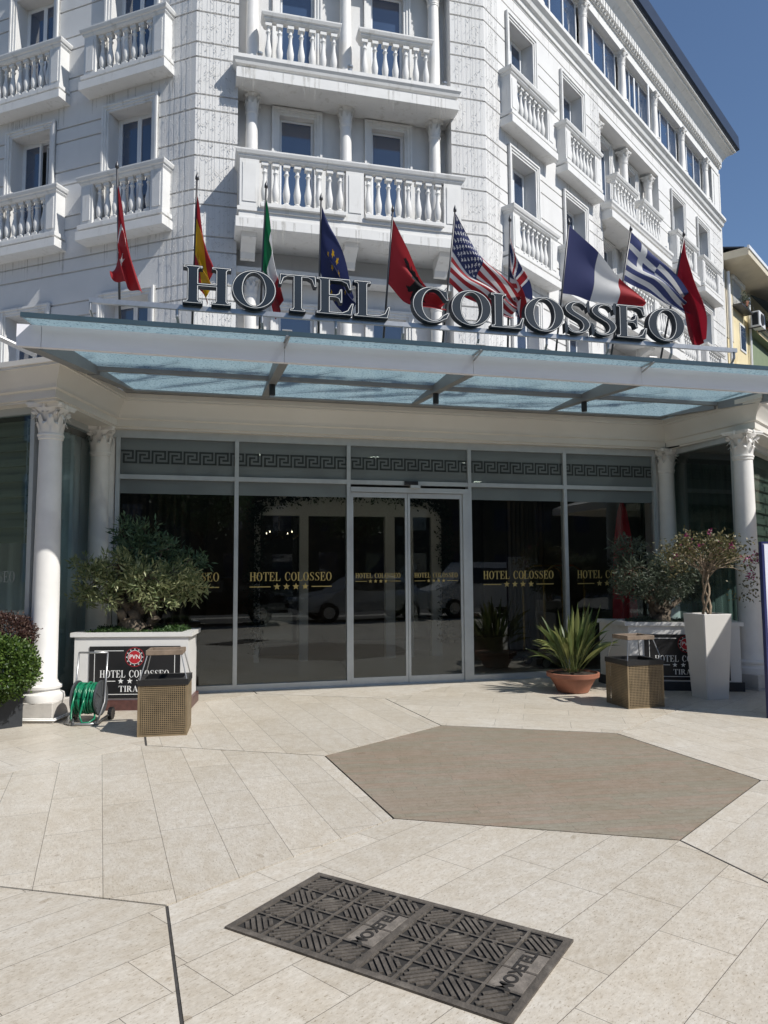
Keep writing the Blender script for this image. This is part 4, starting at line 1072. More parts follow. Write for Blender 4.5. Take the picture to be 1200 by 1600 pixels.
def f_us(s, t):
    if s < .42 and t < 7/13:
        X, Y = s/.42*6, t/(7/13)*5
        for r_ in range(9):
            for c_ in range(6 if r_ % 2 == 0 else 5):
                if in_star(X/6*1.3, -Y/5, ((c_+.5+(.5 if r_ % 2 else 0))/6)*1.3, -(r_+.8)/10.2, .062): return WHT
        return BLU
    return RED if int(t*13) % 2 == 0 else WHT
def f_uk(s, t):
    x, y = s*2-1, t-.5
    if abs(y) < .10 or abs(x) < .11: return RED
    if abs(y) < .17 or abs(x) < .19: return WHT
    d1 = abs(y-x*.5); d2 = abs(y+x*.5); d = min(d1, d2)
    return RED if d < .045 else WHT if d < .12 else BLU
def f_fr(s, t): return (.06, .07, .18) if s < .36 else WHT if s < .68 else RED
def f_gr(s, t):
    B_ = (.06, .075, .20)
    if s < .37 and t < 5/9:
        return WHT if abs(s/.37-.5) < .1 or abs(t*9/5-.5) < .1 else B_
    return B_ if int(t*9) % 2 == 0 else WHT
def f_me(s, t):
    return (.33, .015, .03)
FN = [f_tr, f_de, f_it, f_eu, f_al, f_us, f_uk, f_fr, f_gr, f_me]
SAG = [.02, .03, .02, .05, .16, .09, .06, .0, .0, .03]; FOLD = [(.07, 2.4), (.05, 2.6), (.05, 2.2), (.07, 2), (.06, 1.6), (.045, 2.1), (.06, 2.3), (.02, 1.3), (.035, 2), (.06, 2.2)]
LAB = ['red flag with white crescent and star, leftmost on the canopy', 'red and yellow flag hanging limp behind the letter H', 'green, white and red flag hanging limp behind the first letter O',
       'dark blue flag with a ring of small yellow stars, behind the letters TE', 'red flag with a black double-headed eagle between the two words of the sign', 'stars and stripes flag with white stars on blue above the second letter O',
       'narrow folded flag with red and white crosses on blue', 'blue, white and red striped flag blowing right above the letters OSS', 'blue and white striped flag with a white cross in its corner', 'plain red narrow flag, rightmost on the canopy']
NS, NT = 110, 78
for (b0, tp, q), fn, sag, (fa, fk), lab in zip(FL, FN, SAG, FOLD, LAB):
    zb = gz_(b0[1])+.022
    r0 = empty('flag', FM @ T(b0[0], -b0[1], zb), lab, 'flag', 'flags of nations on the canopy')
    O_ = P(b0[0], b0[1], zb)
    p = BM(); tipv = P(*tp)-O_
    tube(p, [(0, 0, 0), tipv], [.016, .011], 8)
    lathe(p, [(.0, -.01), (.022, 0), (.02, .03), (.004, .075), (.001, .09)], 8, Matrix.Translation(tipv)); lathe(p, [(.03, 0), (.03, .05)], 10)
    finish('pole', p, M_DKPIPE, r0, smooth=True)
    HT, HB, FB, FT_ = [P(*c)-O_ for c in q]
    d_ = tipv.normalized()
    # keep the hoist edge on the pole
    HT = d_*(HT.dot(d_)); HB = d_*(HB.dot(d_))
    b = BM(); ph = rg.uniform(0, 6); V = []
    for i in range(NS+1):
        s = i/NS; row = []
        for j in range(NT+1):
            t = j/NT
            c = (HT*(1-t)+HB*t)*(1-s)+(FT_*(1-t)+FB*t)*s
            c.z -= sag*4*s*(1-s)*(1-.35*t)
            env = min(1, s*3)
            k_2 = fk*2*pi*(t*.9+s*.35)+ph
            c += Vector((sin(k_2*.9+1)*.35, -sin(k_2), 0))*fa*env
            c += Vector((0, sin(s*9+ph+t*3)*.03*env, sin(s*7+ph)*.012*env))
            row.append(b.verts.new(c))
        V.append(row)
    lay = b.loops.layers.float_color.new('print')
    for i in range(NS):
        for j in range(NT):
            f = b.faces.new((V[i][j], V[i+1][j], V[i+1][j+1], V[i][j+1]))
            col = fn((i+.5)/NS, (j+.5)/NT)
            for l in f.loops: l[lay] = (*col, 1)
    finish('cloth', b, M_FLAG, r0, smooth=True)
# ================================================================== PLANTERS WITH SIGNS
def planter(M, pts, H, label, sgn, sign_x, sign_w, sign_h=.60, zs=.14, sc=1.0):
    """pts: plan corners, front edge from pts[0] to pts[1] along +x at y=0"""
    root = empty('planter_box', FM @ M, label, 'planter', 'white stone planters beside the entrance')
    def off(d):
        c = Vector((sum(p[0] for p in pts)/len(pts), sum(p[1] for p in pts)/len(pts)))
        return [tuple(Vector(p)+(Vector(p)-c).normalized()*d) for p in pts]
    b = BM(); poly(b, pts, .12, H-.05); finish('body', b, M_PLANTER, root)
    b = BM(); poly(b, off(.035), .0, .12); finish('base', b, M_DKRED if sgn else M_ANTH, root)
    b = BM(); o, i_ = off(.05), off(-.09); n = len(pts)
    for za, zb2 in ((H-.05, H),):
        vo0 = [b.verts.new((*p, za)) for p in o]; vo1 = [b.verts.new((*p, zb2)) for p in o]
        vi0 = [b.verts.new((*p, za)) for p in i_]; vi1 = [b.verts.new((*p, zb2)) for p in i_]
        for k in range(n):
            j = (k+1) % n
            b.faces.new((vo0[k], vo0[j], vo1[j], vo1[k])); b.faces.new((vi0[k], vi1[k], vi1[j], vi0[j]))
            b.faces.new((vo1[k], vo1[j], vi1[j], vi1[k])); b.faces.new((vo0[k], vi0[k], vi0[j], vo0[j]))
    finish('rim', b, M_PLANTER, root)
    b = BM(); poly(b, off(-.1), H-.07, H-.03); finish('soil', b, M_SOIL, root)
    # name board
    sw, sh = sign_w, sign_h; cx = sign_x; y = -.012
    b = BM(); box(b, cx-sw/2, cx+sw/2, -.012, -.0005, zs, zs+sh, bev=.002); bo = finish('name_board', b, M_SIGNBLK, root)
    def cv(name, loops, x, z, m, th=.0, dy=-.0135): return curve_obj(name, loops, th, m, bo, T(x, dy, z) @ VERT)
    L, R, B_, T_ = -sw/2+.06, sw/2-.06, .05, sh-.055; t = .007
    lines = [[(L, B_), (L+t, B_), (L+t, T_), (L, T_)], [(R-t, B_), (R, B_), (R, T_), (R-t, T_)], [(L, B_-t), (R, B_-t), (R, B_), (L, B_)],
             [(L, T_), (-.13, T_), (-.13, T_+t), (L, T_+t)], [(.13, T_), (R, T_), (R, T_+t), (.13, T_+t)]]
    cv('border_line', lines, cx, zs, M_WHITE)
    cv('hotel_name', text_loops("HOTEL COLOSSEO", .083, sw*.76), cx, zs+sh*.40, M_WHITE)
    cv('star_row', [star((i-1.5)*.105, 0, .034) for i in range(4)] + [[(-.33, -.004), (-.22, -.004), (-.22, .004), (-.33, .004)], [(.22, -.004), (.33, -.004), (.33, .004), (.22, .004)]], cx, zs+sh*.33, M_WHITE)
    cv('city_name', text_loops("TIRANA", .068, .36), cx, zs+sh*.125, M_WHITE)
    rz = zs+sh*.79
    cv('badge', [arc(0, 0, .112, .112, 0, 360, 40)[:-1]], cx, rz, M_RED, 0, -.0137)
    cv('badge_ring', [arc(0, 0, .106, .106, 0, 360, 40)[:-1], arc(0, 0, .080, .080, 360, 0, 40)[:-1]], cx, rz, M_SIGNBLK, 0, -.0142)
    cv('badge_ring', [arc(0, 0, .080, .080, 0, 360, 40)[:-1], arc(0, 0, .075, .075, 360, 0, 40)[:-1]], cx, rz, M_WHITE, 0, -.0147)
    cv('badge_stars', [star(.093*cos(k*pi/6), .093*sin(k*pi/6), .011) for k in range(12)], cx, rz, M_WHITE, 0, -.0147)
    add_text('badge_letters', 'PVN', .048, cx, rz-.018, bo, M_WHITE, -.0149)
    return root
def add_text(name, txt, size, x, z, parent, m, dy, M=None, ext=0.0, bold=.0012):
    cu = bpy.data.curves.new(name, 'FONT'); cu.body = txt; cu.size = size*1.4; cu.align_x = 'CENTER'; cu.extrude = ext; cu.offset = bold
    tmp = bpy.data.objects.new(name, cu); COL.objects.link(tmp)
    dg = bpy.context.evaluated_depsgraph_get(); me = bpy.data.meshes.new_from_object(tmp.evaluated_get(dg))
    bpy.data.objects.remove(tmp); bpy.data.curves.remove(cu); me.materials.clear(); me.materials.append(m)
    return link(name, me, parent, M if M is not None else T(x, dy, z) @ VERT)
PLA = T(-3.46, -.93) @ RZ(-13)
planter(PLA, [(0, 0), (1.33, 0), (1.28, .62), (.05, .62)], .90, 'white stone planter with black name board left of the doors', True, .71, 1.06)
PRA = T(3.56, -1.37) @ RZ(-22)
planter(PRA, [(0, 0), (1.42, 0), (1.45, .62), (-.28, .66)], .90, 'shaded white stone planter with name board behind the tall tapered pot', False, .74, 1.08)
# ---- shrubs / trees
def limb(bm, p0, p1, r0, r1, rng, wob=.04, n=5):
    p0, p1 = Vector(p0), Vector(p1); pts = []
    for i in range(n+1):
        t = i/n; pts.append(p0.lerp(p1, t)+Vector((rng.gauss(0, wob), rng.gauss(0, wob), 0))*(1 if 0 < i < n else 0)+Vector((0, 0, .06*sin(pi*t))))
    tube(bm, pts, [r0+(r1-r0)*i/n for i in range(n+1)], 7)
def bushy_tree(M, label, cat, blobs, trunks, leafm, seed, dens, ln, wd, name='potted_tree', out=.6):
    rng = random.Random(seed); root = empty(name, FM @ M, label, cat)
    tb = BM()
    for (p0, p1, r0, r1) in trunks: limb(tb, p0, p1, r0, r1, rng)
    for c, _, _ in blobs: limb(tb, (0, 0, .18), c, .03, .01, rng, .02, 4)
    mats = leafm if isinstance(leafm, list) else [leafm]
    crowns = [BM() for _ in mats]
    for bi, (c, rad_, mi) in enumerate(blobs):
        c = Vector(c); r3 = Vector(rad_)
        n = int(dens*r3.x*r3.y*r3.z*4.2)+10
        # clusters on the blob, then leaves round the clusters
        ncl = max(6, n//16)
        for _ in range(ncl):
            d = Vector((rng.gauss(0, 1), rng.gauss(0, 1), rng.gauss(0, 1))).normalized()
            rr = rng.uniform(.35, 1.15)**.75
            cp = c+Vector((d.x*r3.x, d.y*r3.y, d.z*r3.z))*rr
            if rng.random() < .16: limb(tb, c, cp, .008, .003, rng, .01, 3)
            leaf_cloud(crowns[mi], 16, lambda r_: cp+Vector((r_.gauss(0, .035), r_.gauss(0, .035), r_.gauss(0, .035))), ln, wd, rng, .35, .25, out=c)
    finish('trunk', tb, M_BARK, root, smooth=True)
    for cb, m in zip(crowns, mats):
        if len(cb.faces): finish('crown', cb, m, root)
        else: cb.free()
    return root
# left tree: origin on planter soil (u -2.8, v .63), heights above .87
bushy_tree(T(-2.80, -.82, .86), 'wide low olive-like tree with yellowish narrow leaves in the left white planter', 'tree',
  [((-.42, -.05, .62), (.25, .24, .20), 0), ((-.2, -.15, .76), (.26, .25, .22), 0), ((.12, -.22, .64), (.28, .24, .22), 0), ((.42, -.1, .68), (.27, .25, .20), 0), ((.62, -.05, .54), (.20, .2, .16), 0), ((-.58, 0, .80), (.13, .14, .12), 0),
   ((-.60, 0, .46), (.15, .16, .10), 0), ((.0, .05, 1.02), (.27, .2, .24), 1), ((.30, .06, 1.0), (.24, .2, .2), 1), ((-.15, .05, 1.24), (.14, .13, .18), 1), ((.60, .05, .86), (.18, .16, .12), 1), ((.1, 0, 1.25), (.16, .12, .12), 1),
   ((-.30, -.18, .42), (.2, .15, .09), 0), ((.28, -.2, .40), (.24, .16, .09), 0)],
  [((0, 0, -.05), (-.05, 0, .28), .15, .12), ((-.10, -.03, .1), (-.30, -.05, .55), .065, .03), ((.12, 0, .05), (.35, .02, .5), .06, .025), ((0, .02, .15), (.03, .03, .8), .08, .03), ((.2, -.05, .1), (.12, -.1, .55), .04, .02), ((-.12, -.06, -.04), (-.17, -.1, .3), .06, .05), ((.14, -.05, -.04), (.2, -.09, .2), .06, .04)],
  [L_OLIVE, L_DKGRN], 11, 15500, .088, .022)  # darker leaves on the upper blobs paint in the crown's shaded top
bushy_tree(T(4.12, -1.28, .86), 'dark grey-green shrub with narrow leaves in the right white planter', 'tree',
  [((-.42, 0, .72), (.26, .22, .26), 0), ((-.42, .05, 1.0), (.22, .2, .18), 0), ((-.1, -.1, .50), (.34, .25, .18), 0), ((.25, 0, .62), (.32, .25, .27), 0), ((.55, .05, .55), (.25, .2, .22), 0), ((.1, .05, .82), (.22, .2, .16), 0), ((-.5, 0, .45), (.2, .2, .1), 0), ((.5, .0, .85), (.2, .2, .15), 0)],
  [((0, 0, -.05), (0, 0, .25), .14, .1), ((-.08, 0, .1), (-.3, 0, .5), .05, .02), ((.1, 0, .1), (.35, 0, .5), .05, .02), ((0, 0, .2), (.05, .05, .7), .05, .02)],
  [L_GREY], 12, 17000, .08, .019)
def cover(M, w_, d_, label, seed, lm=L_COVER, h=.07, n=2600, ln=.028):
    rng = random.Random(seed); b = BM()
    for _ in range(n):
        p = Vector((rng.uniform(0, w_), rng.uniform(0, d_), 0)); p.z = h*rng.random()*(.6+.6*sin(p.x*9+seed)*sin(p.y*8))
        leaf_cloud(b, 3, lambda r_: p+Vector((r_.gauss(0, .012), r_.gauss(0, .012), r_.gauss(0, .01))), ln, .016, rng, .8)
    o = finish('ground_cover', b, lm, None, FM @ M); tag(o, label, 'ground cover', kind='stuff')
cover(PLA @ T(.12, .02, .875), 1.12, .5, 'low green ground cover round the trunk in the left planter', 5)
cover(PRA @ T(.05, .08, .865), 1.2, .45, 'low dark ground cover in the right planter', 6, L_GREY, n=1700)
# ---- perforated baskets with wooden carrying frame
def basket(M, label):
    root = empty('ash_bin', FM @ M, label, 'bin', 'perforated bronze bins on the paving'); s = .235; H = .49
    b = BM(); hole = .0125; bar = .0062; pitch = hole+bar; n = int(2*s/pitch)
    for i in range(4):                      # four perforated walls as crossing bars with thickness
        R_ = RZ(90*i)
        for k in range(n+1):
            x = -s+k*2*s/n
            box(b, x-bar/2, x+bar/2, -s, -s+.004, .012, H, R_)
        nz = int(H/pitch)
        for k in range(nz+1):
            z = .012+k*(H-.012)/nz
            box(b, -s, s, -s-.0005, -s+.0035, z-bar/2, z+bar/2, R_)
        box(b, -s-.002, -s+.012, -s-.002, -s+.012, .0, H, R_)
        box(b, -s+.012, s-.012, -s-.0015, -s+.01, .0, .016, R_)
    box(b, -s+.01, s-.01, -s+.01, s-.01, .004, .012)
    finish('perforated_body', b, M_BRONZE, root)
    b = BM(); box(b, -.20, .20, -.20, .20, .02, .46, bev=.02); finish('liner', b, M_BLACK, root)
    b = BM()
    for i in range(4): box(b, -s-.008, s+.008, -s-.008, -s+.05, H+.001, H+.058, RZ(90*i)) if i % 2 == 0 else box(b, -s+.0505, s-.0505, -s-.008, -s+.05, H+.001, H+.058, RZ(90*i))
    box(b, -s+.05, s-.05, -s+.05, s-.05, H+.001, H+.02); finish('rim', b, M_BLACK, root)
    fr = BM(); zt = .80; tx, ty = .16, .15
    for sx in (-1, 1):
        for sy in (-1, 1): tube(fr, [(sx*(s-.01), sy*(s-.01), H+.05), (sx*tx, sy*ty, zt)], .006, 6)
    finish('handle_rod', fr, M_RAILST, root)
    w_ = BM()
    for sy in (-1, 1): box(w_, -tx-.02, tx+.02, sy*ty-.016, sy*ty+.016, zt-.022, zt+.026, bev=.003)
    for sx in (-1, 1): box(w_, sx*tx-.016, sx*tx+.016, -ty+.0165, ty-.0165, zt-.022, zt+.026)
    finish('carrying_frame', w_, M_WOODG, root)
basket(T(-2.365, -2.37) @ RZ(-4), 'square perforated bronze bin in front of the left planter board')
basket(T(3.005, -2.35) @ RZ(0), 'square perforated bronze bin in front of the right planter, beside the tall white pot')
# ---- hose reel
hr = empty('hose_reel', FM @ T(-3.19, -1.64) @ RZ(-14) @ Matrix.Diagonal((.85, .92, .93, 1)), 'green garden hose wound on a grey wheeled reel beside the left column', 'hose reel')
b = BM(); rx = lambda x: T(x, 0, .27) @ Matrix.Rotation(pi/2, 4, 'Y')
for x in (-.15, .15):
    d = BM(); lathe(d, [(.03, -.008), (.185, -.008), (.20, -.012), (.20, .012), (.185, .008), (.03, .008)], 32, rx(x))
    for k in range(6): box(d, .04, .18, -.012, .012, -.014, .014, rx(x) @ RZ(60*k))
    finish('reel_disc', d, M_PLAST, hr, auto=40)
lathe(b, [(.07, -.15), (.07, .15)], 20, rx(0)); finish('drum', b, M_PLAST, hr)
h = BM(); rgh = random.Random(5)
for layer, (R_, nL) in enumerate(((.115, 12), (.135, 12), (.155, 11), (.172, 8))):
    pts = []
    for i in range(nL*20):
        a = 2*pi*i/20; x = -.135+.27*i/(nL*20-1)
        if layer % 2: x = -x
        rr = R_+.006*sin(i*.7)+rgh.uniform(-.003, .003)
        pts.append((x+.012*sin(i*.13+layer), rr*cos(a), .27+rr*sin(a)))
    tube(h, pts, .0115, 6)
tube(h, [(.02, -.18, .30), (.0, -.20, .2), (-.02, -.22, .1), (.02, -.24, .03), (.1, -.22, .03), (.14, -.16, .06), (.12, -.1, .12)], .012, 8)
tube(h, [(-.10, -.17, .36), (-.13, -.20, .2), (-.12, -.23, .08), (-.09, -.25, .05)], .012, 8)
finish('hose', h, M_HOSE, hr, smooth=True)
b = BM(); lathe(b, [(.012, 0), (.02, .005), (.02, .04), (.013, .05), (.013, .08)], 10, T(-.085, -.255, .0)); finish('nozzle', b, M_PLAST, hr)
b = BM()
for x in (-.19, .19): tube(b, [(x, -.20, .02), (x, .02, .22), (x, .04, .40), (x*.98, .10, .78)], .012, 8)
tube(b, [(-.186, .10, .78), (.186, .10, .78)], .012, 8); tube(b, [(-.19, -.20, .018), (-.12, -.25, .018), (.12, -.25, .018), (.19, -.20, .018), (.22, .06, .06)], .013, 8); tube(b, [(-.19, -.2, .018), (-.22, .06, .06)], .013, 8)
finish('handle_frame', b, M_RAILST, hr, smooth=True)
for x in (-.235, .235):
    b = BM(); lathe(b, [(.02, -.02), (.062, -.025), (.068, -.02), (.068, .02), (.062, .025), (.02, .02)], 20, T(x, .13, .069) @ Matrix.Rotation(pi/2, 4, 'Y'))
    for k in range(14): box(b, .060, .073, -.006, .006, -.023, .023, T(x, .13, .069) @ Matrix.Rotation(pi/2, 4, 'Y') @ RZ(k*360/14))
    finish('wheel', b, M_BLACK, hr)
# ---- terracotta bowl + bird-of-paradise plant
bw = empty('terracotta_bowl', FM @ T(2.76, -1.30), 'round terracotta bowl on the paving right of the doors', 'pot')
b = BM(); lathe(b, [(.18, 0), (.20, .01), (.245, .10), (.25, .105), (.30, .19), (.34, .205), (.345, .255), (.32, .26), (.30, .235), (.0, .225)], 48, cap=False)
b.faces.new([v for v in b.verts if abs(v.co.z) < 1e-6][:48]); finish('bowl', b, M_TERRA, bw, auto=35)
b = BM(); lathe(b, [(.30, .2), (.30, .236), (.15, .255), (.02, .26)], 30); finish('soil', b, M_SOIL, bw, smooth=True)
sp = empty('strelitzia_plant', FM @ T(2.76, -1.30, .24), 'bird-of-paradise plant with long pointed leaves in the terracotta bowl', 'plant')
rs = random.Random(21)
def blade(bm, base, tip, wd, bend, rng, stem=.5):
    base, tip = Vector(base), Vector(tip); n = 12; d = tip-base; side = d.cross(Vector((0, 0, 1))); side = side.normalized() if side.length > .01 else Vector((1, 0, 0))
    yaw = rng.uniform(-.9, .9); side = Matrix.Rotation(yaw, 3, d.normalized()) @ side; prev = None; nrm = side.cross(d.normalized())
    for i in range(n+1):
        t = i/n; p = base+d*t+Vector((0, 0, bend*sin(pi*t)*.5))-Vector((0, 0, bend*t*t*.6))
        w_ = .006 if t < stem else wd*max(.02, sin(pi*((t-stem)/(1-stem))**.75))
        ring = [bm.verts.new(p-side*w_*.5+nrm*w_*.18), bm.verts.new(p), bm.verts.new(p+side*w_*.5+nrm*w_*.18)]
        if prev:
            bm.faces.new((prev[0], prev[1], ring[1], ring[0])); bm.faces.new((prev[1], prev[2], ring[2], ring[1]))
        prev = ring
b = BM()
for i in range(95):
    a = rs.uniform(0, 2*pi); rr = rs.uniform(.0, .13); spread = rs.uniform(.05, .62)**1.0; hh = 1.02*math.sqrt(max(.08, 1-(spread/.68)**2))*rs.uniform(.62, 1.0)
    a2 = a+rs.uniform(-.4, .4)
    blade(b, (rr*cos(a), rr*sin(a), 0), (rr*cos(a)+spread*cos(a2), rr*sin(a)+spread*sin(a2), hh), rs.uniform(.035, .068), rs.uniform(-.02, .22), rs, rs.uniform(.25, .5))
for (tx, ty, tz) in ((-.58, 0, .55), (-.52, -.1, .45), (.62, -.1, .5), (.5, .1, .78), (-.48, .1, .75), (.68, -.05, .82)):
    blade(b, (tx*.1, ty*.1, .02), (tx, ty, tz), .075, .18, rs, .35)
finish('foliage', b, L_BIRD, sp, smooth=True)
# ---- tall tapered pot + bougainvillea
tp_ = empty('tall_tapered_pot', FM @ T(4.185, -2.165), 'tall glossy white tapered square pot in front of the right planter', 'pot')
b = BM(); H = 1.04; lv = [(.155, 0), (.205, H), (.20, H+.006), (.165, H+.006), (.16, H-.03)]
rings = [[b.verts.new((sx*r_, sy*r_, z)) for sx, sy in ((-1, -1), (1, -1), (1, 1), (-1, 1))] for r_, z in lv]
for A_, B_ in zip(rings, rings[1:]):
    for i in range(4): b.faces.new((A_[i], A_[(i+1) % 4], B_[(i+1) % 4], B_[i]))
b.faces.new(rings[0]); bmesh.ops.bevel(b, geom=[e for e in b.edges if abs(e.verts[0].co.z-e.verts[1].co.z) > .5], offset=.012, segments=3, affect='EDGES')
finish('pot', b, M_GLOSSW, tp_, auto=40)
b = BM(); box(b, -.16, .16, -.16, .16, H-.06, H-.03); finish('soil', b, M_SOIL, tp_)
rb = random.Random(31); bo_ = empty('bougainvillea', FM @ T(4.185, -2.165, 1.0), 'sparse bougainvillea with twisted trunk and magenta flowers in the tall white pot', 'plant')
tb = BM(); lf = BM(); fl = BM()
for k in range(3):
    tq = BM(); tube(tq, [(.05*cos(k*2.1+z*6)*(1-.4*z), .05*sin(k*2.1+z*6)*(1-.4*z), z*.62-.02) for z in [i/8 for i in range(9)]], [.02-.008*i/8 for i in range(9)], 6); finish('stem', tq, M_BARK2, bo_, smooth=True)
ends = []
for i in range(34):
    a = rb.uniform(0, 2*pi); r_ = rb.uniform(.15, .62); z = .62+.42*math.sqrt(max(0, 1-(r_/.75)**2))*rb.uniform(.2, 1)+rb.uniform(-.1, .06)
    e_ = Vector((r_*cos(a)+.05, r_*sin(a)*.7, z)); limb(tb, (0, 0, rb.uniform(.45, .62)), e_, .007, .003, rb, .03, 4); ends.append(e_)
for e_ in list(ends)+[Vector((.72, 0, .40)), Vector((.66, .1, .25)), Vector((-.45, 0, .62)), Vector((.78, 0, .7))]:
    leaf_cloud(lf, 62, lambda r_: e_+Vector((r_.gauss(0, .085), r_.gauss(0, .085), r_.gauss(0, .06))), .045, .026, rb, .2)
    if rb.random() < .42: 
        c_ = e_+Vector((rb.gauss(0, .05), rb.gauss(0, .05), rb.gauss(.03, .04))); leaf_cloud(fl, 11, lambda r_: c_+Vector((r_.gauss(0, .018), r_.gauss(0, .018), r_.gauss(0, .018))), .032, .026, rb, .3)
for q in ((.82, 0, .72), (.78, -.03, .78), (.6, -.1, .52), (.55, -.1, .74)):
    q = Vector(q); leaf_cloud(fl, 22, lambda r_: q+Vector((r_.gauss(0, .028), r_.gauss(0, .028), r_.gauss(0, .028))), .036, .028, rb, .3); limb(tb, (.1, 0, .6), q, .006, .003, rb, .03, 4)
finish('branches', tb, M_BARK2, bo_, smooth=True); finish('leaves', lf, L_BOUG, bo_); finish('flowers', fl, L_FLOW, bo_)
# ---- anthracite planter with boxwood and purple shrub, cut by the left frame edge
ap = empty('dark_planter', FM @ T(-3.83, -1.72) @ RZ(-152+90), 'dark grey square planter at the left edge in front of the column', 'planter')
b = BM(); box(b, -.46, 0, -.46 if False else -.02, .0, 0, .01); b.free()
b = BM(); poly(b, [(0, 0), (0, -.62), (-.62, -.62), (-.62, 0)][::-1], .0, .42)
finish('box', b, M_ANTH, ap)
def ball(M, label, rad3, lm, seed, n, ln, wd, name, cat):
    rng = random.Random(seed); root = empty(name, FM @ M, label, cat); b = BM(); R3 = Vector(rad3)
    for _ in range(n):
        d = Vector((rng.gauss(0, 1), rng.gauss(0, 1), rng.gauss(0, 1))).normalized(); rr = rng.uniform(.7, 1.0)+.10*noise.noise(d*3+Vector((seed, 0, 0)))
        c = Vector((d.x*R3.x, d.y*R3.y, d.z*R3.z))*rr
        leaf_cloud(b, 6, lambda r_: c+Vector((r_.gauss(0, .02), r_.gauss(0, .02), r_.gauss(0, .02))), ln, wd, rng, .3, .2, out=Vector((0, 0, 0)))
    finish('foliage', b, lm, root); t = BM(); limb(t, (0, 0, -R3.z-.15), (0, 0, .1), .03, .02, rng); finish('stem', t, M_BARK, root)
ball(T(-4.06, -1.93, .62), 'round bright green boxwood bush in the dark planter at the left edge', (.42, .40, .33), L_BOX, 41, 2600, .034, .022, 'boxwood_bush', 'bush')
ball(T(-4.12, -1.50, .95), 'dull purple leafed shrub behind the boxwood at the left edge', (.36, .25, .22), L_REDSH, 42, 1300, .03, .018, 'purple_shrub', 'bush')
# cable round the column plinth
b = BM()
for k in range(3):
    o_ = .245+.012*k; M = T(CLp.x, CLp.y) @ RZ(-16); z = .034+.012*(k % 2)
    pts = [M @ Vector(p) for p in ((-o_, .1, z), (-o_, -o_, z), (-.1, -o_-.01*k, z+.004), (o_, -o_, z), (o_, 0, z), (o_, .22, z))]; tube(b, pts, .007, 6)
tag(finish('cable', b, M_WHITE, None, FM, smooth=True), 'white cable looped round the foot of the left column', 'cable')
# ---- banner stand at the right edge
bn = empty('banner_stand', FM @ T(3.93, -3.46) @ RZ(10), 'upright banner board with navy edge cut off by the right picture edge', 'banner')
b = BM(); box(b, .0, .9, 0, .03, .04, 1.88); finish('board', b, M_LAV, bn)
b = BM(); box(b, -.02, .0, -.004, .034, .0, 1.9); box(b, .9, .93, -.02, .05, .0, 1.9); box(b, 0, .9, -.005, .035, 1.88, 1.9); box(b, 0, .9, -.005, .035, .0, .04); box(b, .0, .02, -.004, -.0005, .041, 1.87); finish('frame', b, M_NAVB, bn)
# ---- rod and cassette at the left edge
rd = empty('awning_arm', FM @ T(-4.4, -1.2, 4.2), 'grey awning arm and cassette end above the cornice at the left edge', 'awning')
b = BM(); tube(b, [(-.9, -.5, .45), (.42, .28, .0)], .035, 10); finish('arm', b, M_RAILST, rd)
b = BM(); box(b, -1.8, .17, -.52, -.40, -.50, -.39, bev=.008); finish('cassette', b, M_ALUP, rd)
# ================================================================== TELEKOM COVERS
def cover_plate(M, label, first):
    root = empty('manhole_cover', FM @ M, label, 'manhole cover', 'telecom manhole covers in the paving'); s = .645; d = .644
    b = BM(); box(b, 0, s, 0, d, -.0078 if False else .0006, .002); finish('pit', b, M_PIT, root)
    b = BM(); t = .028
    ta = t if first else .0; box(b, -ta, s+t, -t, 0, .0005, .010); box(b, -ta, s+t, d, d+t, .0005, .010)
    if first: box(b, -t, 0, 0, d, .0005, .010)
    box(b, s, s+t, 0, d, .0005, .010); finish('rim', b, M_IRON, root)
    g_ = BM(); n = 4; cs = s/n; cd = d/n; w_ = .012
    for i in range(n+1):
        x = i*cs; box(g_, max(.001, x-w_/2), min(s-.001, x+w_/2), .001, d-.001, .0021, .0095)
        y = i*cd; box(g_, .001, s-.001, max(.001, y-w_/2), min(d-.001, y+w_/2), .0021, .0092)
    for i in range(n):
        for j in range(n):
            if i == n-1 and j in (1, 2): continue
            cx, cy = (i+.5)*cs, (j+.5)*cd; an = 45 if (i+j) % 2 else -45
            if (i, j) == (0, 0) or (i, j) == (0, 3):
                pass
            Mx = T(cx, cy) @ RZ(an)
            for k, L2 in ((-2, .030), (-1, .056), (0, .078), (1, .056), (2, .030)):
                yy = k*.0265; box(g_, -L2, L2, yy-.0085, yy+.0085, .0021, .0088, Mx)
            for sx in (-1, 1):
                for sy in (-1, 1): box(g_, sx*.062-.008, sx*.062+.008, sy*.042-.008, sy*.042+.008, .0021, .0084, Mx)
    finish('slatted_grate', g_, M_IRON, root)
    p = BM(); box(p, 3*cs+.008, s-.008, cd+.008, 3*cd-.008, .0021, .0075, bev=.002); finish('maker_plate', p, M_IRONL, root)
    add_text('raised_lettering', 'TELEKOM', .056, 0, 0, root, M_PIT, 0, T(3*cs+.050, 2*cd, .0088) @ RZ(-90), ext=.0015, bold=.002)
# long axis of the pair runs (u,v) = (.695,.719) from (-1.41, 6.26); short axis (-.719,.695)
MB0 = T(-1.44, -6.29) @ RZ(-46)
# local +x along the long side, local +y must run towards the left: mirror by starting at the far corner
A_ = Vector((-1.41, 6.27)); ex = Vector((.695, .719)); ey = Vector((-.719, .695))
def cover_at(k, lab):
    p = A_+ex*(.03+.674*k)+ey*.672       # corner so that +y (into facade frame y) runs back towards A
    ang = math.degrees(math.atan2(-ex.y, ex.x))
    cover_plate(T(p.x, -p.y) @ RZ(ang), lab, k == 0)
cover_at(0, 'cast iron slatted cover lettered TELEKOM, the left one of the pair'); cover_at(1, 'cast iron slatted cover lettered TELEKOM, the right one nearer the camera')
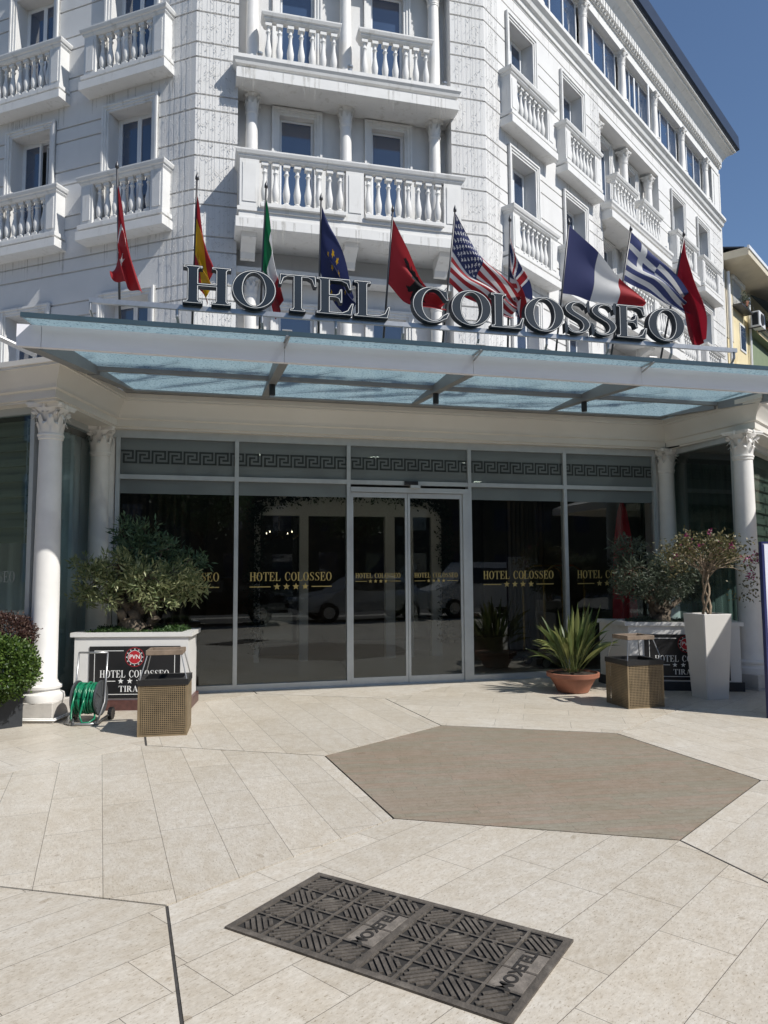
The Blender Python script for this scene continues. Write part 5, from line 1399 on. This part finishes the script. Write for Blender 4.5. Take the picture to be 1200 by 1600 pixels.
# ================================================================== NEIGHBOUR BUILDING
nb = empty('neighbour_house', FM @ MR @ T(16.3, .1), 'old yellow and green plastered house with wide eaves beyond the hotel', 'house')
b = BM(); box(b, 0, 3.25, 0, 8, -.02, 12.8); finish('wall', b, M_YEL, nb)
b = BM(); box(b, .02, 1.05, -.02, -.001, 10.2, 12.8); finish('cream_patch', b, M_CRM2, nb)
b = BM(); box(b, 3.26, 14, -.02, 8, -.02, 11.05); box(b, 3.26, 14, -.3, 8, 11.051, 11.45); finish('green_wing', b, M_GREEN, nb)
b = BM(); box(b, 3.25, 14, -.32, -.301, 11.06, 11.2); box(b, 3.25, 14, -.32, -.301, 11.3, 11.45); finish('balcony_band', b, M_YEL, nb)
b = BM(); box(b, 3.27, 14, 1.5, 8, 11.46, 12.8); finish('balcony_recess', b, M_DARK, nb)
b = BM()
sweep(b, [(-.15, 8), (-.15, -.95), (14, -.95)], [(-1.6, 12.80), (0, 13.0), (.02, 13.28), (-.03, 13.30), (-1.6, 13.8)]) ; finish('eaves', b, M_CRM2, nb)
b = BM(); box(b, -.2, 14, -1.0, -.93, 13.2, 13.33); finish('gutter', b, M_FRAME, nb)
b = BM(); vs = [b.verts.new(p) for p in ((-.1, -.8, 13.35), (14, -.8, 13.35), (14, 5, 15), (-.1, 5, 15), (-.1, -.8, 13.3), (14, -.8, 13.3), (14, 5, 14.9), (-.1, 5, 14.9))]
for q in ((0, 1, 2, 3), (7, 6, 5, 4), (0, 4, 5, 1), (0, 3, 7, 4), (3, 2, 6, 7)): b.faces.new([vs[i] for i in q])
finish('roof', b, M_ROOF, nb)
b = BM(); box(b, 1.1, 2.7, -.09, .0, 12.72, 12.88); finish('shutter_box', b, M_WHITE, nb)
b = BM(); box(b, 1.15, 2.3, -.02, -.003, 11.75, 12.7)
for i in range(18): box(b, 1.15, 2.3, -.03, -.021, 11.76+i*.052, 11.79+i*.052)
finish('roller_shutter', b, M_SHUT, nb)
b = BM(); box(b, 1.1, 2.6, -.35, 0, 11.62, 11.70); tube(b, [(1.0, -.35, 11.95), (2.7, -.35, 11.95)], .012, 6); tube(b, [(1.0, -.35, 11.66), (1.0, -.35, 11.95)], .012, 6); tube(b, [(2.7, -.35, 11.66), (2.7, -.35, 11.95)], .012, 6); finish('window_ledge', b, M_DKPIPE, nb)
for (x, z0, z1, w_) in ((1.9, 10.1, 11.2, .8), (1.3, 8.2, 9.4, 1.0)):
    b = BM(); box(b, x, x+w_, -.03, -.002, z0, z1); f_ = finish('window', b, M_FRAME, nb); b = BM(); box(b, x+.08, x+w_-.08, -.036, -.031, z0+.08, z1-.08); finish('pane', b, M_PANE, f_)
b = BM(); tube(b, [(.25, -.12, 5), (.25, -.12, 12.7)], .06, 10); tube(b, [(3.1, -.1, 7), (3.1, -.1, 12.5)], .05, 8); finish('downpipe', b, M_FRAME, nb)
aw = empty('striped_awning', FM @ MR @ T(19.6, -.2, 12.7), 'dark striped awning on the neighbouring house balcony', 'awning')
b = BM()
for i in range(12):
    x = i*.35; v = [b.verts.new(p) for p in ((x, .2, 0), (x+.33, .2, 0), (x+.33, -.85, -.75), (x, -.85, -.75), (x, .2, -.02), (x+.33, .2, -.02), (x+.33, -.85, -.77), (x, -.85, -.77))]
    for q in ((0, 1, 2, 3), (7, 6, 5, 4), (0, 4, 5, 1), (2, 6, 7, 3), (1, 5, 6, 2), (0, 3, 7, 4)): b.faces.new([v[i_] for i_ in q])
finish('cloth', b, M_ANTH, aw)
ac = empty('air_conditioner', FM @ MR @ T(18.95, -.05, 11.15), 'white outdoor air conditioning unit on the yellow house wall', 'air conditioner')
b = BM(); box(b, 0, .85, -.42, -.08, .0, .62, bev=.02); finish('casing', b, M_FRAME, ac)
b = BM(); lathe(b, [(.24, 0), (.24, .01)], 24, T(.36, -.425, .31) @ Matrix.Rotation(pi/2, 4, 'X')); box(b, -.004, -.0005, -.36, -.14, .06, .56); finish('fan_grille', b, M_ANTH, ac)
b = BM(); box(b, .05, .09, -.45, .0, -.05, -.001); box(b, .7, .74, -.45, .0, -.05, -.001); finish('wall_bracket', b, M_DKPIPE, ac)
for (x, y, z, lab, r_) in ((17.6, -.22, 11.72, 'straggly plants on the window ledge of the yellow house', .35), (20.2, -.35, 11.5, 'leafy potted plant on the neighbouring balcony under the awning', .45)):
    rng = random.Random(int(x)); root = empty('balcony_plant', FM @ MR @ T(x, y, z), lab, 'plant'); b = BM()
    for _ in range(70):
        c = Vector((rng.uniform(-.1, 2*r_), rng.gauss(0, .08), abs(rng.gauss(.12, .14)))); leaf_cloud(b, 7, lambda q: c+Vector((q.gauss(0, .03), q.gauss(0, .03), q.gauss(0, .03))), .09, .03, rng, .5)
    finish('foliage', b, L_GREY, root); b = BM(); lathe(b, [(.09, -.02), (.13, .16)], 14, T(r_, 0, 0)); finish('pot', b, M_TERRA, root)
# ================================================================== BEHIND THE CAMERA (what the glass reflects)
def car(M, label, body_m, L=4.4, H=1.45, van=False):
    root = empty('parked_car', FM @ M, label, 'car', 'cars parked on the street, seen as reflections'); W_ = .88
    if van: pr = [(-2.2, .35), (-2.2, .9), (-2.1, 1.75), (-1.9, 1.9), (.9, 1.9), (1.5, 1.15), (2.15, .95), (2.25, .6), (2.2, .35)]
    else: pr = [(-2.15, .35), (-2.2, .65), (-2.1, .92), (-1.7, 1.0), (-1.15, 1.38), (-.6, H), (.2, H), (.55, 1.36), (1.15, .96), (1.9, .85), (2.18, .65), (2.2, .35)]
    b = BM(); rows = []
    for y, sx in ((-W_, .94), (-W_*.97, 1), (W_*.97, 1), (W_, .94)):
        rows.append([b.verts.new((x*sx, y*(1-.13*max(0, z-.95)/.5), z*(1 if abs(y) < W_ else .99))) for x, z in pr])
    for A2, B2 in zip(rows, rows[1:]):
        for i in range(len(pr)): b.faces.new((A2[i], A2[(i+1) % len(pr)], B2[(i+1) % len(pr)], B2[i]))
    b.faces.new(rows[0]); b.faces.new(rows[-1][::-1]); finish('body', b, body_m, root, auto=35)
    b = BM(); zt = pr[4][1] if van else H
    gl = [(-1.8, 1.15), (-1.7, 1.68), (.75, 1.68), (1.3, 1.15)] if van else [(-1.5, 1.02), (-1.0, 1.33), (.2, 1.36), (.95, 1.0)]
    for sgn in (-1, 1):
        vs = [b.verts.new((x, sgn*W_*(1.006-.13*max(0, z-.95)/.5), z)) for x, z in gl]; vs2 = [b.verts.new((v.co.x, v.co.y*.97, v.co.z)) for v in vs]
        b.faces.new(vs); b.faces.new(vs2[::-1])
        for i in range(4): b.faces.new((vs[i], vs[(i+1) % 4], vs2[(i+1) % 4], vs2[i]))
    finish('side_windows', b, M_CARG, root)
    for x in (-1.35, 1.4):
        for y in (-W_, W_):
            b = BM(); Mw = T(x, y*.96, .33) @ Matrix.Rotation(pi/2, 4, 'X'); lathe(b, [(.2, -.1), (.31, -.11), (.33, -.09), (.33, .09), (.31, .11), (.2, .1)], 24, Mw); wo = finish('wheel', b, M_TYRE, root)
            b = BM(); lathe(b, [(.05, -.106), (.2, -.1), (.2, .1), (.05, .106)], 16, Mw); finish('rim', b, M_RAILST, wo)
    for sgn in (-1, 1):
        b = BM(); box(b, 2.12, 2.2, sgn*.62-.16, sgn*.62+.16, .62, .76, bev=.02); finish('headlight', b, M_FRAME, root)
car(T(-1.6, -12.9) @ RZ(182), 'black parked saloon car reflected in the left entrance glass', M_CARK)
car(T(3.2, -13.6) @ RZ(175), 'silver parked car reflected in the sliding doors', M_CARS)
car(T(7.8, -14.8) @ RZ(178), 'white parked van reflected in the right door', M_CARW, van=True)
ob = empty('opposite_building', FM @ T(0, -38), 'shaded apartment block across the street, seen only in reflections', 'building')
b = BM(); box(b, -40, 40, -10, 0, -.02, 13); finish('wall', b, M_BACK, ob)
b = BM()
for i in range(-12, 13):
    for k in range(4): box(b, i*3.1-.6, i*3.1+.6, -.001, .02, 1.2+k*3.1, 2.8+k*3.1)
finish('window_panes', b, M_PANE, ob)
def street_tree(u, v, s, label):
    rng = random.Random(int(u*10)); root = empty('street_tree', FM @ T(u, -v), label, 'tree', 'street trees reflected in the glass'); t = BM(); limb(t, (0, 0, -.02), (0, 0, 3*s), .16, .1, rng); c = BM()
    for k in range(6): limb(t, (0, 0, 2.6*s), (rng.uniform(-1.4, 1.4)*s, rng.uniform(-1.4, 1.4)*s, rng.uniform(3.6, 5)*s), .07, .02, rng)
    for _ in range(380):
        d = Vector((rng.gauss(0, 1), rng.gauss(0, 1), rng.gauss(0, 1))).normalized()*rng.uniform(.3, 1)**.5
        q = Vector((d.x*2*s, d.y*2*s, 4.6*s+d.z*1.7*s)); leaf_cloud(c, 14, lambda r_: q+Vector((r_.gauss(0, .2), r_.gauss(0, .2), r_.gauss(0, .2))), .22, .12, rng)
    finish('trunk', t, M_BARK, root); finish('crown', c, L_DKGRN, root)
street_tree(-9, 27, 1.1, 'leafy street tree mirrored in the left panes'); street_tree(-2, 28.5, 1.2, 'leafy street tree mirrored between the left panes and the doors'); street_tree(6, 28, 1.1, 'leafy street tree mirrored in the right panes')

for (u, v, w_, lab, ang) in ((-42, 14, 60, 'long shaded apartment block far left of the camera, seen only in reflections', 80), (52, 26, 60, 'low apartment block far right of the camera, seen only in reflections', -75),
  (40, -2, 34, 'shaded apartment block along the street to the right, seen only in reflections', -90)):
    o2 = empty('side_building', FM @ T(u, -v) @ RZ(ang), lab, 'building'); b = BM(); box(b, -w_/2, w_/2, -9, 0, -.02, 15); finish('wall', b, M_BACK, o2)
    b = BM()
    for i in range(-8, 9):
        for k in range(4):
            for yy in (-9.02, .02): box(b, i*3.2-.6, i*3.2+.6, yy-.02, yy, 1.2+k*3.2, 2.9+k*3.2)
    finish('window_panes', b, M_PANE, o2)

# unseen parasol added outside the frame on the right: it keeps the right column and planter in shade
lp_ = empty('added_shade_parasol', FM @ T(7.3, -3.5), 'large square cream parasol added unseen outside the right picture edge to shade the right column', 'parasol')
b = BM(); tube(b, [(0, 0, .06), (0, 0, 3.5)], .035, 12); lathe(b, [(.38, 0), (.38, .05), (.08, .09)], 24); finish('pole', b, M_RAILST, lp_)
b = BM(); ap_ = b.verts.new((0, 0, 3.5)); lo_ = b.verts.new((0, 0, 3.485)); rim = [(-1.55, -1.55), (0, -1.55), (1.55, -1.55), (1.55, 0), (1.55, 1.55), (0, 1.55), (-1.55, 1.55), (-1.55, 0)]
r0_ = [b.verts.new((x, y, 3.0)) for x, y in rim]; r1_ = [b.verts.new((x, y, 2.985)) for x, y in rim]; r2_ = [b.verts.new((x, y, 2.84)) for x, y in rim]
for i in range(8):
    j = (i+1) % 8; b.faces.new((ap_, r0_[i], r0_[j])); b.faces.new((lo_, r1_[j], r1_[i])); b.faces.new((r0_[i], r2_[i], r2_[j], r0_[j]))
finish('canopy', b, M_CREAM, lp_)
for i in range(8):
    b = BM(); tube(b, [(0, 0, 3.44), (rim[i][0]*.98, rim[i][1]*.98, 2.965)], .012, 6); finish('rib', b, M_RAILST, lp_)
